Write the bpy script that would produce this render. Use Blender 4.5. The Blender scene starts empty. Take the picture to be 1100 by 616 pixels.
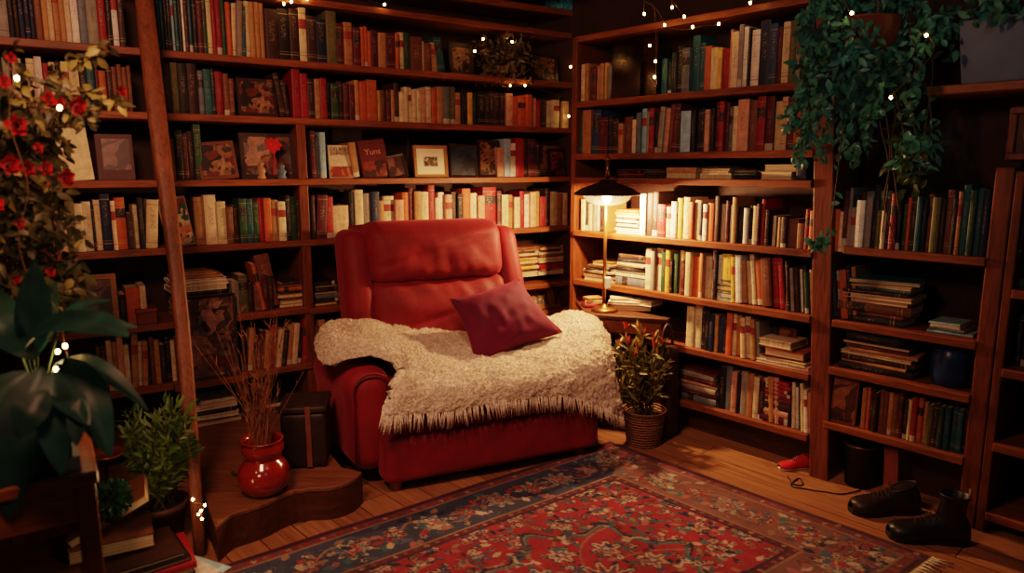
import bpy, math, random
import numpy as np
from mathutils import Vector, Matrix, noise
random.seed(11)
R = random.Random(5)
scene = bpy.context.scene
COL = scene.collection
# ------------------------------------------------------------------ camera geometry
H = 1.45
FPX = 763.0
TH = math.atan(128 / 763)
CAM = Vector((0, 0, H))

def ray(u, v):
    ax, ay = (u - 550) / FPX, (308 - v) / FPX
    return Vector((ax, math.cos(TH) + ay * math.sin(TH), -math.sin(TH) + ay * math.cos(TH)))

def onz(u, v, z):
    d = ray(u, v)
    return CAM + d * ((z - H) / d.z)

def ony(u, v, y):
    d = ray(u, v)
    return CAM + d * (y / d.y)

def onplane(u, v, P, n):
    d = ray(u, v)
    return CAM + d * ((P - CAM).dot(n) / d.dot(n))

def proj(p):
    q = Vector(p) - CAM
    fw = q.y * math.cos(TH) - q.z * math.sin(TH)
    up = q.y * math.sin(TH) + q.z * math.cos(TH)
    return 550 + FPX * q.x / fw, 308 - FPX * up / fw

class Wall:
    """front plane of a run of shelves: s along it (to the viewer's right), d into it, z up"""
    def __init__(self, x, y, ux, uy):
        self.O = Vector((x, y, 0))
        self.u = Vector((ux, uy, 0)).normalized()
        self.inn = Vector((-self.u.y, self.u.x, 0))
        self.ang = math.atan2(self.u.y, self.u.x)
        self.rot = Matrix.Rotation(self.ang, 3, 'Z')
    def pt(self, s, d, z):
        return self.O + self.u * s + self.inn * d + Vector((0, 0, z))
    def sz(self, u, v, d=0):
        p = onplane(u, v, self.O + self.inn * d, self.inn)
        return (p - self.O).dot(self.u), p.z

KA = 1.02
WA = Wall(-1.653 * KA, 3.364 * KA, .835, .55)
WB = Wall(1.4094, 3.1871, .6736, -.7391)
def zA(z): return H + (z - H) * KA

# ------------------------------------------------------------------ object helpers
def tag(o, label, cat, group=None):
    o['label'] = label; o['category'] = cat
    if group: o['group'] = group
    return o

def thing(name, label, cat, loc=(0, 0, 0), rotz=0, group=None):
    o = bpy.data.objects.new(name, None)
    COL.objects.link(o)
    o.empty_display_size = .05
    o.location = loc; o.rotation_euler = (0, 0, rotz)
    return tag(o, label, cat, group)

class MB:
    def __init__(self):
        self.v = []; self.f = []; self.m = []; self.s = []; self.uv = None; self.col = None
    def add(self, vs, fs, mi=0, smooth=False):
        b = len(self.v)
        self.v += [tuple(p) for p in vs]
        self.f += [tuple(i + b for i in f) for f in fs]
        self.m += [mi] * len(fs); self.s += [smooth] * len(fs)
        return self
    def box(self, x0, x1, y0, y1, z0, z1, mi=0, M=None):
        vs = [Vector((x, y, z)) for z in (z0, z1) for y in (y0, y1) for x in (x0, x1)]
        if M is not None: vs = [M @ p for p in vs]
        return self.add(vs, [(0, 2, 3, 1), (4, 5, 7, 6), (0, 1, 5, 4), (2, 6, 7, 3), (0, 4, 6, 2), (1, 3, 7, 5)], mi)
    def prism(self, poly, z0, z1, mi=0, smooth=False):
        n = len(poly)
        vs = [(x, y, z0) for x, y in poly] + [(x, y, z1) for x, y in poly]
        fs = [tuple(reversed(range(n))), tuple(range(n, 2 * n))]
        self.add(vs, fs, mi)
        b = len(self.v) - 2 * n
        self.f += [(b + i, b + (i + 1) % n, b + n + (i + 1) % n, b + n + i) for i in range(n)]
        self.m += [mi] * n; self.s += [smooth] * n
        return self
    def tube(self, pts, r, n=6, mi=0, cap=True):
        pts = [Vector(p) for p in pts]
        k = len(pts)
        rs = r if isinstance(r, (list, tuple)) else [r] * k
        t0 = (pts[1] - pts[0]).normalized()
        a = Vector((0, 0, 1)) if abs(t0.z) < .9 else Vector((1, 0, 0))
        nx = t0.cross(a).normalized()
        vs = []
        for i, p in enumerate(pts):
            t = (pts[min(i + 1, k - 1)] - pts[max(i - 1, 0)]).normalized()
            nx = (nx - t * nx.dot(t)).normalized()
            ny = t.cross(nx)
            for j in range(n):
                q = 2 * math.pi * j / n
                vs.append(p + (nx * math.cos(q) + ny * math.sin(q)) * rs[i])
        fs = [(i * n + j, i * n + (j + 1) % n, (i + 1) * n + (j + 1) % n, (i + 1) * n + j) for i in range(k - 1) for j in range(n)]
        if cap: fs += [tuple(reversed(range(n))), tuple((k - 1) * n + j for j in range(n))]
        return self.add(vs, fs, mi, True)
    def lathe(self, prof, n=32, c=(0, 0, 0), mi=0, M=None):
        vs = []
        for r, z in prof:
            for j in range(n):
                q = 2 * math.pi * j / n
                p = Vector((c[0] + r * math.cos(q), c[1] + r * math.sin(q), c[2] + z))
                vs.append(M @ p if M is not None else p)
        k = len(prof)
        fs = [(i * n + j, i * n + (j + 1) % n, (i + 1) * n + (j + 1) % n, (i + 1) * n + j) for i in range(k - 1) for j in range(n)]
        if prof[0][0] > 1e-5: fs.append(tuple(reversed(range(n))))
        if prof[-1][0] > 1e-5: fs.append(tuple((k - 1) * n + j for j in range(n)))
        return self.add(vs, fs, mi, True)
    def grid(self, P, mi=0, smooth=True, flip=False):
        nu, nv = len(P), len(P[0])
        vs = [p for row in P for p in row]
        fs = []
        for i in range(nu - 1):
            for j in range(nv - 1):
                q = (i * nv + j, (i + 1) * nv + j, (i + 1) * nv + j + 1, i * nv + j + 1)
                fs.append(q[::-1] if flip else q)
        return self.add(vs, fs, mi, smooth)
    def rbox(self, cx, cy, cz, sx, sy, sz, r, n=14, fn=None, mi=0):
        """soft box: a cube surface grid rounded by r, then shaped by fn(point) -> point"""
        hx, hy, hz = sx / 2, sy / 2, sz / 2
        idx = {}; vs = []; fs = []
        def vid(i, j, k):
            key = (i, j, k)
            if key not in idx:
                p = Vector(((i / n * 2 - 1) * hx, (j / n * 2 - 1) * hy, (k / n * 2 - 1) * hz))
                q = Vector((max(-hx + r, min(hx - r, p.x)), max(-hy + r, min(hy - r, p.y)), max(-hz + r, min(hz - r, p.z))))
                e = p - q
                if e.length > 1e-9: p = q + e.normalized() * r
                p = p + Vector((cx, cy, cz))
                idx[key] = len(vs); vs.append(fn(p) if fn else p)
            return idx[key]
        for a in range(n):
            for b in range(n):
                for c0, flip in ((0, True), (n, False)):
                    for ax in range(3):
                        def mk(p, q):
                            t = [0, 0, 0]; t[ax] = c0; t[(ax + 1) % 3] = p; t[(ax + 2) % 3] = q
                            return vid(*t)
                        f = (mk(a, b), mk(a + 1, b), mk(a + 1, b + 1), mk(a, b + 1))
                        fs.append(f[::-1] if flip else f)
        return self.add(vs, fs, mi, True)
    def leaf(self, p, d, up, L, W, bend=.3, fold=.25, seg=5, mi=0, tip=1.0):
        d = Vector(d).normalized(); up = Vector(up)
        side = d.cross(up)
        if side.length < 1e-4: side = d.cross(Vector((1, 0, 0)))
        side.normalize(); up = side.cross(d).normalized()
        vs = []
        for i in range(seg + 1):
            t = i / seg
            w = W * .5 * (math.sin(math.pi * min(1, t * .92 + .04)) ** .8) * (1 - .25 * t * tip)
            c = Vector(p) + d * (L * t) - up * (bend * L * t * t)
            h = up * (fold * w)
            vs += [c - side * w + h, c, c + side * w + h]
        fs = []
        for i in range(seg):
            b = i * 3
            fs += [(b, b + 1, b + 4, b + 3), (b + 1, b + 2, b + 5, b + 4)]
        return self.add(vs, fs, mi, True)
    def mesh(self, name, mats):
        me = bpy.data.meshes.new(name)
        me.from_pydata(self.v, [], self.f)
        for m in (mats if isinstance(mats, (list, tuple)) else [mats]):
            me.materials.append(m)
        me.polygons.foreach_set('material_index', self.m)
        me.polygons.foreach_set('use_smooth', self.s)
        if self.uv is not None:
            l = me.uv_layers.new(name='UVMap')
            l.data.foreach_set('uv', [c for uv in self.uv for c in uv])
        if self.col is not None:
            a = me.color_attributes.new('Col', 'FLOAT_COLOR', 'POINT')
            a.data.foreach_set('color', [c for q in self.col for c in q])
        me.update()
        return me
    def obj(self, name, mats, parent=None, bevel=0, bseg=2, loc=None, sub=0, solid=0, weld=False):
        o = bpy.data.objects.new(name, self.mesh(name, mats))
        COL.objects.link(o)
        if parent is not None: o.parent = parent
        if loc is not None: o.location = loc
        if bevel:
            b = o.modifiers.new('bevel', 'BEVEL'); b.width = bevel; b.segments = bseg; b.limit_method = 'ANGLE'
        if solid:
            b = o.modifiers.new('solid', 'SOLIDIFY'); b.thickness = solid; b.offset = -1
        if sub:
            b = o.modifiers.new('sub', 'SUBSURF'); b.levels = sub; b.render_levels = sub
        return o

def struct(o):
    o['kind'] = 'structure'
    return o

def spline(pts, n):
    """Catmull-Rom through pts, n samples"""
    pts = [Vector(p) for p in pts]
    P = [pts[0] * 2 - pts[1]] + pts + [pts[-1] * 2 - pts[-2]]
    out = []
    k = len(pts) - 1
    for i in range(n):
        t = i / (n - 1) * k
        a = min(int(t), k - 1); t -= a
        p0, p1, p2, p3 = P[a:a + 4]
        out.append(.5 * ((2 * p1) + (p2 - p0) * t + (2 * p0 - 5 * p1 + 4 * p2 - p3) * t * t + (3 * p1 - p0 - 3 * p2 + p3) * t ** 3))
    return out

# ------------------------------------------------------------------ materials
def lin(c):
    return tuple((x / 12.92 if x <= .04045 else ((x + .055) / 1.055) ** 2.4) for x in (v / 255 for v in c))

def nmat(name):
    m = bpy.data.materials.new(name); m.use_nodes = True
    nt = m.node_tree
    b = nt.nodes['Principled BSDF']
    return m, nt, b

def N(nt, t, **kw):
    n = nt.nodes.new(t)
    for k, v in kw.items():
        if k in n.inputs.keys() if hasattr(n.inputs, 'keys') else False:
            n.inputs[k].default_value = v
        else:
            setattr(n, k, v)
    return n

def mix(nt, fac, a, b, mode='MIX'):
    n = nt.nodes.new('ShaderNodeMix'); n.data_type = 'RGBA'; n.blend_type = mode
    for sock, val in ((n.inputs[0], fac), (n.inputs[6], a), (n.inputs[7], b)):
        if isinstance(val, bpy.types.NodeSocket): nt.links.new(val, sock)
        elif isinstance(val, (tuple, list)): sock.default_value = (*val[:3], 1)
        else: sock.default_value = val
    return n.outputs[2]

def math_(nt, op, a, b=None, c=None):
    n = nt.nodes.new('ShaderNodeMath'); n.operation = op
    for i, val in enumerate((a, b, c)):
        if val is None: continue
        if isinstance(val, bpy.types.NodeSocket): nt.links.new(val, n.inputs[i])
        else: n.inputs[i].default_value = val
    return n.outputs[0]

def ramp(nt, fac, stops, interp='LINEAR'):
    n = nt.nodes.new('ShaderNodeValToRGB'); n.color_ramp.interpolation = interp
    e = n.color_ramp.elements
    while len(e) < len(stops): e.new(.5)
    for el, (p, c) in zip(e, stops):
        el.position = p; el.color = (*c[:3], 1)
    nt.links.new(fac, n.inputs[0])
    return n.outputs[0]

def coords(nt, scale=(1, 1, 1), rot=(0, 0, 0), src='Object'):
    tc = nt.nodes.new('ShaderNodeTexCoord'); mp = nt.nodes.new('ShaderNodeMapping')
    mp.inputs['Scale'].default_value = scale; mp.inputs['Rotation'].default_value = rot
    nt.links.new(tc.outputs[src], mp.inputs[0])
    return mp.outputs[0]

def noise_n(nt, vec, scale, detail=4, rough=.55, dist=0):
    n = nt.nodes.new('ShaderNodeTexNoise')
    n.inputs['Scale'].default_value = scale; n.inputs['Detail'].default_value = detail
    n.inputs['Roughness'].default_value = rough; n.inputs['Distortion'].default_value = dist
    if vec is not None: nt.links.new(vec, n.inputs['Vector'])
    return n.outputs['Fac']

def bump(nt, b, height, strength=.3, dist=.01):
    n = nt.nodes.new('ShaderNodeBump'); n.inputs['Strength'].default_value = strength; n.inputs['Distance'].default_value = dist
    nt.links.new(height, n.inputs['Height']); nt.links.new(n.outputs[0], b.inputs['Normal'])

def plain(name, rgb, rough=.6, metal=0, var=.15, scale=14, bmp=0, spec=.4, coat=0, sheen=0):
    m, nt, b = nmat(name)
    c = lin(rgb)
    vec = coords(nt)
    f = noise_n(nt, vec, scale)
    d = tuple(x * (1 - var) for x in c); l = tuple(min(1, x * (1 + var)) for x in c)
    nt.links.new(ramp(nt, f, [(.3, d), (.7, l)]), b.inputs['Base Color'])
    b.inputs['Roughness'].default_value = rough; b.inputs['Metallic'].default_value = metal
    b.inputs['Specular IOR Level'].default_value = spec
    b.inputs['Coat Weight'].default_value = coat
    if sheen:
        b.inputs['Sheen Weight'].default_value = sheen; b.inputs['Sheen Roughness'].default_value = .4
    if bmp: bump(nt, b, noise_n(nt, vec, scale * 6), bmp, .004)
    return m

def wood(name, dark, light, axis=0, rough=.5, fine=1.0):
    m, nt, b = nmat(name)
    s = [14, 14, 14]; s[axis] = 1.1
    vec = coords(nt, tuple(x * fine for x in s))
    f = noise_n(nt, vec, 2.2, 6, .6, .6)
    g = noise_n(nt, vec, 9, 3, .6)
    c = ramp(nt, f, [(.28, lin(dark)), (.5, tuple((a + q) / 2 for a, q in zip(lin(dark), lin(light)))), (.72, lin(light))])
    c = mix(nt, .35, c, ramp(nt, g, [(.35, tuple(x * .55 for x in lin(dark))), (.6, lin(light))]))
    big = noise_n(nt, coords(nt), 1.4, 2)
    c = mix(nt, 1.0, c, ramp(nt, big, [(.3, (.7, .7, .7)), (.7, (1.1, 1.05, 1.0))]), 'MULTIPLY')
    nt.links.new(c, b.inputs['Base Color'])
    b.inputs['Roughness'].default_value = rough
    b.inputs['Specular IOR Level'].default_value = .35
    bump(nt, b, f, .25, .003)
    return m

def emit(name, rgb, strength):
    m, nt, b = nmat(name)
    b.inputs['Base Color'].default_value = (*lin(rgb), 1)
    b.inputs['Emission Color'].default_value = (*lin(rgb), 1)
    b.inputs['Emission Strength'].default_value = strength
    return m

def leafmat(name, a, b_, rough=.45, trans=.12):
    m, nt, b = nmat(name)
    f = noise_n(nt, coords(nt), 9, 3)
    nt.links.new(ramp(nt, f, [(.35, lin(a)), (.65, lin(b_))]), b.inputs['Base Color'])
    b.inputs['Roughness'].default_value = rough
    b.inputs['Specular IOR Level'].default_value = .4
    tr = nt.nodes.new('ShaderNodeBsdfTranslucent'); tr.inputs['Color'].default_value = (*lin(b_), 1)
    mx = nt.nodes.new('ShaderNodeMixShader'); mx.inputs[0].default_value = trans
    out = nt.nodes['Material Output']
    nt.links.new(b.outputs[0], mx.inputs[1]); nt.links.new(tr.outputs[0], mx.inputs[2]); nt.links.new(mx.outputs[0], out.inputs[0])
    return m

def book_mat():
    m, nt, b = nmat('book_cloth')
    at = nt.nodes.new('ShaderNodeAttribute'); at.attribute_name = 'Col'
    uv = nt.nodes.new('ShaderNodeUVMap'); uv.uv_map = 'UVMap'
    sp = nt.nodes.new('ShaderNodeSeparateXYZ'); nt.links.new(uv.outputs[0], sp.inputs[0])
    U, V, rnd = sp.outputs[0], sp.outputs[1], at.outputs['Alpha']
    isspine = math_(nt, 'GREATER_THAN', U, -.5)
    # title block: random letters-like blotches running down the spine
    cx = nt.nodes.new('ShaderNodeCombineXYZ')
    nt.links.new(math_(nt, 'MULTIPLY', U, 4.5), cx.inputs[0])
    nt.links.new(math_(nt, 'MULTIPLY', V, 64), cx.inputs[1])
    nt.links.new(math_(nt, 'MULTIPLY', rnd, 97), cx.inputs[2])
    n = noise_n(nt, cx.outputs[0], 1.0, 2, .5)
    txt = math_(nt, 'GREATER_THAN', n, .57)
    inu = math_(nt, 'LESS_THAN', math_(nt, 'ABSOLUTE', math_(nt, 'SUBTRACT', U, .5)), .2)
    c0 = math_(nt, 'ADD', .52, math_(nt, 'MULTIPLY', rnd, .18))
    inv = math_(nt, 'LESS_THAN', math_(nt, 'ABSOLUTE', math_(nt, 'SUBTRACT', V, c0)), .21)
    title = math_(nt, 'MULTIPLY', math_(nt, 'MULTIPLY', txt, inu), inv)
    title = math_(nt, 'MULTIPLY', title, isspine)
    # bands
    b1 = math_(nt, 'LESS_THAN', math_(nt, 'ABSOLUTE', math_(nt, 'SUBTRACT', V, .90)), .010)
    b2 = math_(nt, 'LESS_THAN', math_(nt, 'ABSOLUTE', math_(nt, 'SUBTRACT', V, .12)), .012)
    b3 = math_(nt, 'LESS_THAN', math_(nt, 'ABSOLUTE', math_(nt, 'SUBTRACT', V, .17)), .006)
    bands = math_(nt, 'MINIMUM', math_(nt, 'ADD', math_(nt, 'ADD', b1, b2), b3), 1)
    bands = math_(nt, 'MULTIPLY', math_(nt, 'MULTIPLY', bands, isspine), math_(nt, 'GREATER_THAN', rnd, .55))
    # colored label panel on some
    lab = math_(nt, 'LESS_THAN', math_(nt, 'ABSOLUTE', math_(nt, 'SUBTRACT', V, .70)), .09)
    lab = math_(nt, 'MULTIPLY', math_(nt, 'MULTIPLY', lab, isspine), math_(nt, 'GREATER_THAN', rnd, .82))
    foot = math_(nt, 'LESS_THAN', V, .13)
    foot = math_(nt, 'MULTIPLY', math_(nt, 'MULTIPLY', foot, isspine), math_(nt, 'LESS_THAN', rnd, .12))
    lum = nt.nodes.new('ShaderNodeRGBToBW'); nt.links.new(at.outputs['Color'], lum.inputs[0])
    light = math_(nt, 'GREATER_THAN', lum.outputs[0], .22)
    inkc = mix(nt, light, (.36, .27, .17), (.10, .05, .035))
    labc = mix(nt, light, (.03, .02, .018), (.30, .04, .03))
    wear = noise_n(nt, coords(nt), 30, 4)
    base = mix(nt, 1.0, at.outputs['Color'], ramp(nt, wear, [(.3, (.72, .7, .68)), (.7, (1.12, 1.08, 1.05))]), 'MULTIPLY')
    c = mix(nt, lab, base, labc)
    c = mix(nt, math_(nt, 'MULTIPLY', foot, .8), c, (.55, .48, .38))
    c = mix(nt, math_(nt, 'MULTIPLY', bands, .5), c, inkc)
    c = mix(nt, math_(nt, 'MULTIPLY', title, .6), c, inkc)
    nt.links.new(c, b.inputs['Base Color'])
    b.inputs['Roughness'].default_value = .55
    b.inputs['Specular IOR Level'].default_value = .35
    bump(nt, b, wear, .15, .002)
    return m

def page_mat():
    m, nt, b = nmat('paper_pages')
    vec = coords(nt, (600, 2, 4))
    f = noise_n(nt, vec, 1.0, 2)
    nt.links.new(ramp(nt, f, [(.3, lin((165, 138, 100))), (.7, lin((226, 205, 168)))]), b.inputs['Base Color'])
    b.inputs['Roughness'].default_value = .85
    return m

def collage(name, cols, scale=16, dark=.5):
    """a picture made of irregular patches"""
    m, nt, b = nmat(name)
    vec = coords(nt)
    v = nt.nodes.new('ShaderNodeTexVoronoi'); v.inputs['Scale'].default_value = scale
    nz = nt.nodes.new('ShaderNodeTexNoise'); nz.inputs['Scale'].default_value = scale * .8; nt.links.new(vec, nz.inputs['Vector'])
    ad = mix(nt, .16, vec, nz.outputs['Color'], 'LINEAR_LIGHT')
    nt.links.new(ad, v.inputs['Vector'])
    sp = nt.nodes.new('ShaderNodeSeparateColor'); nt.links.new(v.outputs['Color'], sp.inputs[0])
    k = len(cols)
    c = ramp(nt, sp.outputs[0], [(i / k, lin(q)) for i, q in enumerate(cols)], 'CONSTANT')
    f = noise_n(nt, vec, scale * 2.5, 4)
    c = mix(nt, .8, c, ramp(nt, f, [(.3, (.35, .3, .3)), (.7, (1.2, 1.15, 1.1))]), 'MULTIPLY')
    nt.links.new(c, b.inputs['Base Color'])
    b.inputs['Roughness'].default_value = .4
    return m

M = {}
M['wood_h'] = wood('shelf_wood', (92, 46, 24), (164, 94, 54), 0)
M['wood_v'] = wood('upright_wood', (84, 40, 21), (146, 80, 45), 2)
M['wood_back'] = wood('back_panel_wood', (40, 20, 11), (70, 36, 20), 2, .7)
M['wood_pole'] = wood('pole_wood', (88, 48, 28), (140, 86, 54), 2)
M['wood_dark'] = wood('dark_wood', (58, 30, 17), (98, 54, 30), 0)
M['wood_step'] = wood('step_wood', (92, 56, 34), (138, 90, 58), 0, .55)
M['wood_foot'] = wood('foot_wood', (110, 62, 30), (160, 98, 52), 2, .4)
M['book'] = book_mat()
M['page'] = page_mat()
M['black'] = plain('black_plastic', (22, 20, 20), .45)
M['brass'] = plain('aged_brass', (150, 105, 60), .32, .9, .2, 8)
M['shade'] = plain('shade_metal', (70, 48, 36), .42, .75, .25, 6)
M['wire'] = plain('wire_copper', (120, 88, 62), .5, .3)
M['bulb'] = emit('fairy_glow', (255, 190, 110), 60)
M['lampbulb'] = emit('lamp_glow', (255, 205, 130), 60)
M['frame_dark'] = wood('frame_dark', (38, 22, 15), (64, 38, 24), 0, .4)
M['frame_gold'] = wood('frame_gold', (150, 100, 52), (196, 142, 84), 0, .4)
M['mat'] = plain('mat_board', (232, 218, 192), .8, 0, .06)
M['whitepaper'] = plain('white_paper', (222, 214, 200), .8, 0, .1)
M['soil'] = plain('soil', (36, 25, 18), .95, 0, .4, 60, .6)
# ------------------------------------------------------------------ the setting
def floor_mat():
    m, nt, b = nmat('plank_floor')
    vec = coords(nt, (1, 1, 1), (0, 0, -WB.ang))
    br = nt.nodes.new('ShaderNodeTexBrick')
    br.inputs['Scale'].default_value = 1.0
    br.inputs['Brick Width'].default_value = 1.9; br.inputs['Row Height'].default_value = .145
    br.inputs['Mortar Size'].default_value = .0022
    br.inputs['Color1'].default_value = (*lin((172, 122, 84)), 1); br.inputs['Color2'].default_value = (*lin((140, 94, 62)), 1)
    br.inputs['Mortar'].default_value = (*lin((48, 26, 14)), 1)
    br.offset = .37
    nt.links.new(vec, br.inputs['Vector'])
    mp = nt.nodes.new('ShaderNodeMapping'); mp.inputs['Scale'].default_value = (1.2, 22, 1)
    nt.links.new(vec, mp.inputs[0])
    g = noise_n(nt, mp.outputs[0], 2.4, 6, .6, .5)
    c = mix(nt, 1.0, br.outputs['Color'], ramp(nt, g, [(.3, (.55, .5, .46)), (.7, (1.15, 1.12, 1.1))]), 'MULTIPLY')
    kn = noise_n(nt, vec, 5.5, 2)
    c = mix(nt, ramp(nt, kn, [(.70, (0, 0, 0)), (.76, (.6, .6, .6))]), c, lin((96, 52, 26)))
    nt.links.new(c, b.inputs['Base Color'])
    b.inputs['Roughness'].default_value = .42
    bump(nt, b, g, .15, .003)
    return m

SHD = .30                       # shelf depth
corner = None
# wall lines: behind A and behind B
pA0, pA1 = WA.pt(-2.2, SHD + .03, 0), WA.pt(3.6, SHD + .03, 0)
pB0, pB1 = WB.pt(-2.5, SHD + .03, 0), WB.pt(3.0, SHD + .03, 0)
def cross2(a, b, c, d):
    r, s = b - a, d - c
    k = ((c - a).x * s.y - (c - a).y * s.x) / (r.x * s.y - r.y * s.x)
    return a + r * k
corner = cross2(pA0, pA1, pB0, pB1)
CEIL = 2.62
fl = [pA0, corner, pB1, Vector((2.6, -1.2, 0)), Vector((-2.9, -1.2, 0))]
m = MB(); m.prism([(p.x, p.y) for p in reversed(fl)], -.06, 0)
m.f[0], m.f[1] = m.f[0], m.f[1]
struct(m.obj('floor', floor_mat()))
m = MB(); m.prism([(p.x, p.y) for p in reversed(fl)], CEIL, CEIL + .06)
struct(m.obj('ceiling', wood('ceiling_boards', (44, 24, 15), (74, 42, 26), 0, .8)))
def wallslab(name, a, b, mat):
    n = Vector((-(b - a).y, (b - a).x, 0)).normalized() * .08
    m = MB(); m.prism([(a.x, a.y), (b.x, b.y), (b.x + n.x, b.y + n.y), (a.x + n.x, a.y + n.y)], 0, CEIL)
    return struct(m.obj(name, mat))
wm = plain('dark_plaster', (62, 36, 26), .9, 0, .2, 5, .2)
wallslab('wall_back', pA0, corner, wm)
wallslab('wall_right', corner, pB1, wm)
# ceiling beams
def beam(name, a, b, w, z0, z1):
    m = MB()
    d = (b - a).normalized(); n = Vector((-d.y, d.x, 0)) * w / 2
    m.prism([tuple((a - n).xy), tuple((b - n).xy), tuple((b + n).xy), tuple((a + n).xy)], z0, z1)
    return struct(m.obj(name, wood(name + '_wood', (60, 30, 17), (104, 56, 32), 0, .6), bevel=.012))
beam('trim_1', WA.pt(-1.2, -.35, 0), WA.pt(2.2, -.35, 0), .12, CEIL - .14, CEIL)

# ------------------------------------------------------------------ bookcases
BT = .034
def bookcase(wall, label, shelves, s0, s1, z1, uprights, group=None, backs=None, cat='bookcase'):
    """shelves: (z centre, s0, s1); uprights: (s centre, width, z0, z1, lean)"""
    t = thing('bookcase', label, cat, wall.O, wall.ang, group)
    for z, a, b, *dp in shelves:
        m = MB()
        # a slightly bowed, hand cut board
        n = 9; front = []
        for i in range(n):
            x = a + (b - a) * i / (n - 1)
            front.append((x, -.004 + .006 * math.sin(x * 2.1 + z * 7)))
        D = dp[0] if dp else SHD
        m.prism(front + [(b, D), (a, D)], z - BT / 2, z + BT / 2)
        m.obj('shelf', M['wood_h'], t, bevel=.004)
    for s, w, a, b, lean in uprights:
        m = MB()
        y0 = .006
        x0, x1 = s - w / 2, s + w / 2
        l0, l1 = lean * a, lean * b
        m.add([(x0 + l0, y0, a), (x1 + l0, y0, a), (x1 + l0, SHD, a), (x0 + l0, SHD, a), (x0 + l1, y0, b), (x1 + l1, y0, b), (x1 + l1, SHD, b), (x0 + l1, SHD, b)],
              [(0, 3, 2, 1), (4, 5, 6, 7), (0, 1, 5, 4), (1, 2, 6, 5), (2, 3, 7, 6), (3, 0, 4, 7)])
        m.obj('upright', M['wood_v'], t, bevel=.005)
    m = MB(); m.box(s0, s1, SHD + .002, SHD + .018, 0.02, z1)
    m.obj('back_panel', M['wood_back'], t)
    return t

Z1, Z2, Z3, Z4, Z5, Z6, Z7 = [zA(z) for z in (1.968, 1.684, 1.375, 1.055, .695, .388, .105)]
SC = WA.sz(616, 200)[0]
sdiv = WA.sz(328, 230)[0]
SR = 2.86
bcA = bookcase(WA, 'tall brown wooden bookcase filling the back wall behind the red armchair',
         [(zA(2.41), 1.1, SR), (zA(2.275), -1.3, SR), (Z1, -1.3, SR), (Z2, -1.3, SR), (Z3, -1.3, SR), (Z4, -1.3, SR), (Z5, -1.3, sdiv), (Z5 - .01, sdiv, SR),
          (Z6, -1.3, sdiv), (zA(.50), sdiv + 1.0, SR), (Z7, -1.3, SR)],
         -1.35, SR, zA(2.27),
         [(sdiv, .05, .02, Z2 - .01, 0), (-.98, .05, .02, zA(2.26), 0), (SR + .02, .04, .0, zA(2.42), 0)])
m = MB(); m.box(WA.sz(186, 412)[0], WA.sz(262, 412)[0], -.06, -.0045, Z6 - .014, Z6 + BT / 2); m.obj('shelf_lip', M['wood_h'], bcA, bevel=.003)
BL = -1.535
bookcase(WB, 'brown wooden bookcase right of the corner, lit by the lamp',
         [(2.185, BL, -.13), (1.815, BL, -.10), (1.512, BL, -.08), (1.375, BL + .0, -.08), (1.058, BL, -.06), (.755, BL, -.04), (.478, BL, -.03), (.180, BL, -.02)],
         BL, -.02, 2.17,
         [(BL - .018, .036, .0, 2.2, 0)])
bookcase(WB, 'narrow dark bookcase at the right with stacked books and a thick leaning post',
         [(1.750, .36, 1.5), (1.088, .08, .625), (.755, .06, .625), (.535, .06, .625), (.272, .05, .625)],
         .10, .64, 1.74,
         [(.045, .09, .0, 2.5, -.055), (.655, .062, .0, 1.45, 0)])
bookcase(WB, 'dark bookcase at the right edge of the view, mostly empty',
         [(1.455, .72, 1.6), (.975, .72, 1.55), (.665, .72, 1.55), (.364, .72, 1.55), (.07, .72, 1.55)],
         .70, 1.6, 1.44,
         [(.705, .032, .0, 1.436, 0), (1.58, .04, .0, 1.436, 0)])
# toe boards
m = MB(); m.box(BL, -.01, .13, .15, 0, .162)
o = m.obj('baseboard_right', M['wood_dark']); o.location = WB.O; o.rotation_euler[2] = WB.ang; struct(o)
m = MB(); m.box(.1, .62, .2, .22, 0, .25)
o = m.obj('baseboard_far_right', M['wood_dark']); o.location = WB.O; o.rotation_euler[2] = WB.ang; struct(o)
# ------------------------------------------------------------------ books
PAL = {'k': (34, 29, 29), 'n': (32, 42, 70), 'u': (46, 70, 104), 't': (36, 88, 98), 'g': (46, 76, 52), 'v': (100, 98, 58), 'd': (60, 36, 28),
       'b': (112, 70, 46), 'a': (178, 130, 84), 'c': (216, 194, 156), 'w': (234, 226, 210), 'r': (148, 32, 38), 'm': (86, 30, 36), 'o': (190, 94, 52),
       'y': (222, 180, 84), 'p': (206, 152, 124), 's': (98, 108, 118), 'l': (152, 190, 204), 'e': (146, 138, 126)}
NAME = {'k': 'black', 'n': 'navy', 'u': 'blue', 't': 'teal', 'g': 'green', 'v': 'olive', 'd': 'dark brown', 'b': 'brown', 'a': 'tan', 'c': 'cream', 'w': 'white',
        'r': 'red', 'm': 'maroon', 'o': 'orange', 'y': 'yellow', 'p': 'pink', 's': 'slate', 'l': 'pale blue', 'e': 'grey'}
ORD = ['', 'first', 'second', 'third', 'fourth', 'fifth', 'sixth', 'seventh', 'eighth', 'ninth', 'tenth', 'eleventh', 'twelfth', 'thirteenth', 'fourteenth', 'fifteenth',
       'sixteenth', 'seventeenth', 'eighteenth', 'nineteenth', 'twentieth']
def ordw(i):
    if i <= 20: return ORD[i]
    t = {2: 'twenty', 3: 'thirty', 4: 'forty', 5: 'fifty', 6: 'sixty'}[i // 10]
    e = {2: 'twentieth', 3: 'thirtieth', 4: 'fortieth', 5: 'fiftieth', 6: 'sixtieth'}
    return e[i // 10] if i % 10 == 0 else t + '-' + ORD[i % 10]

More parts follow.
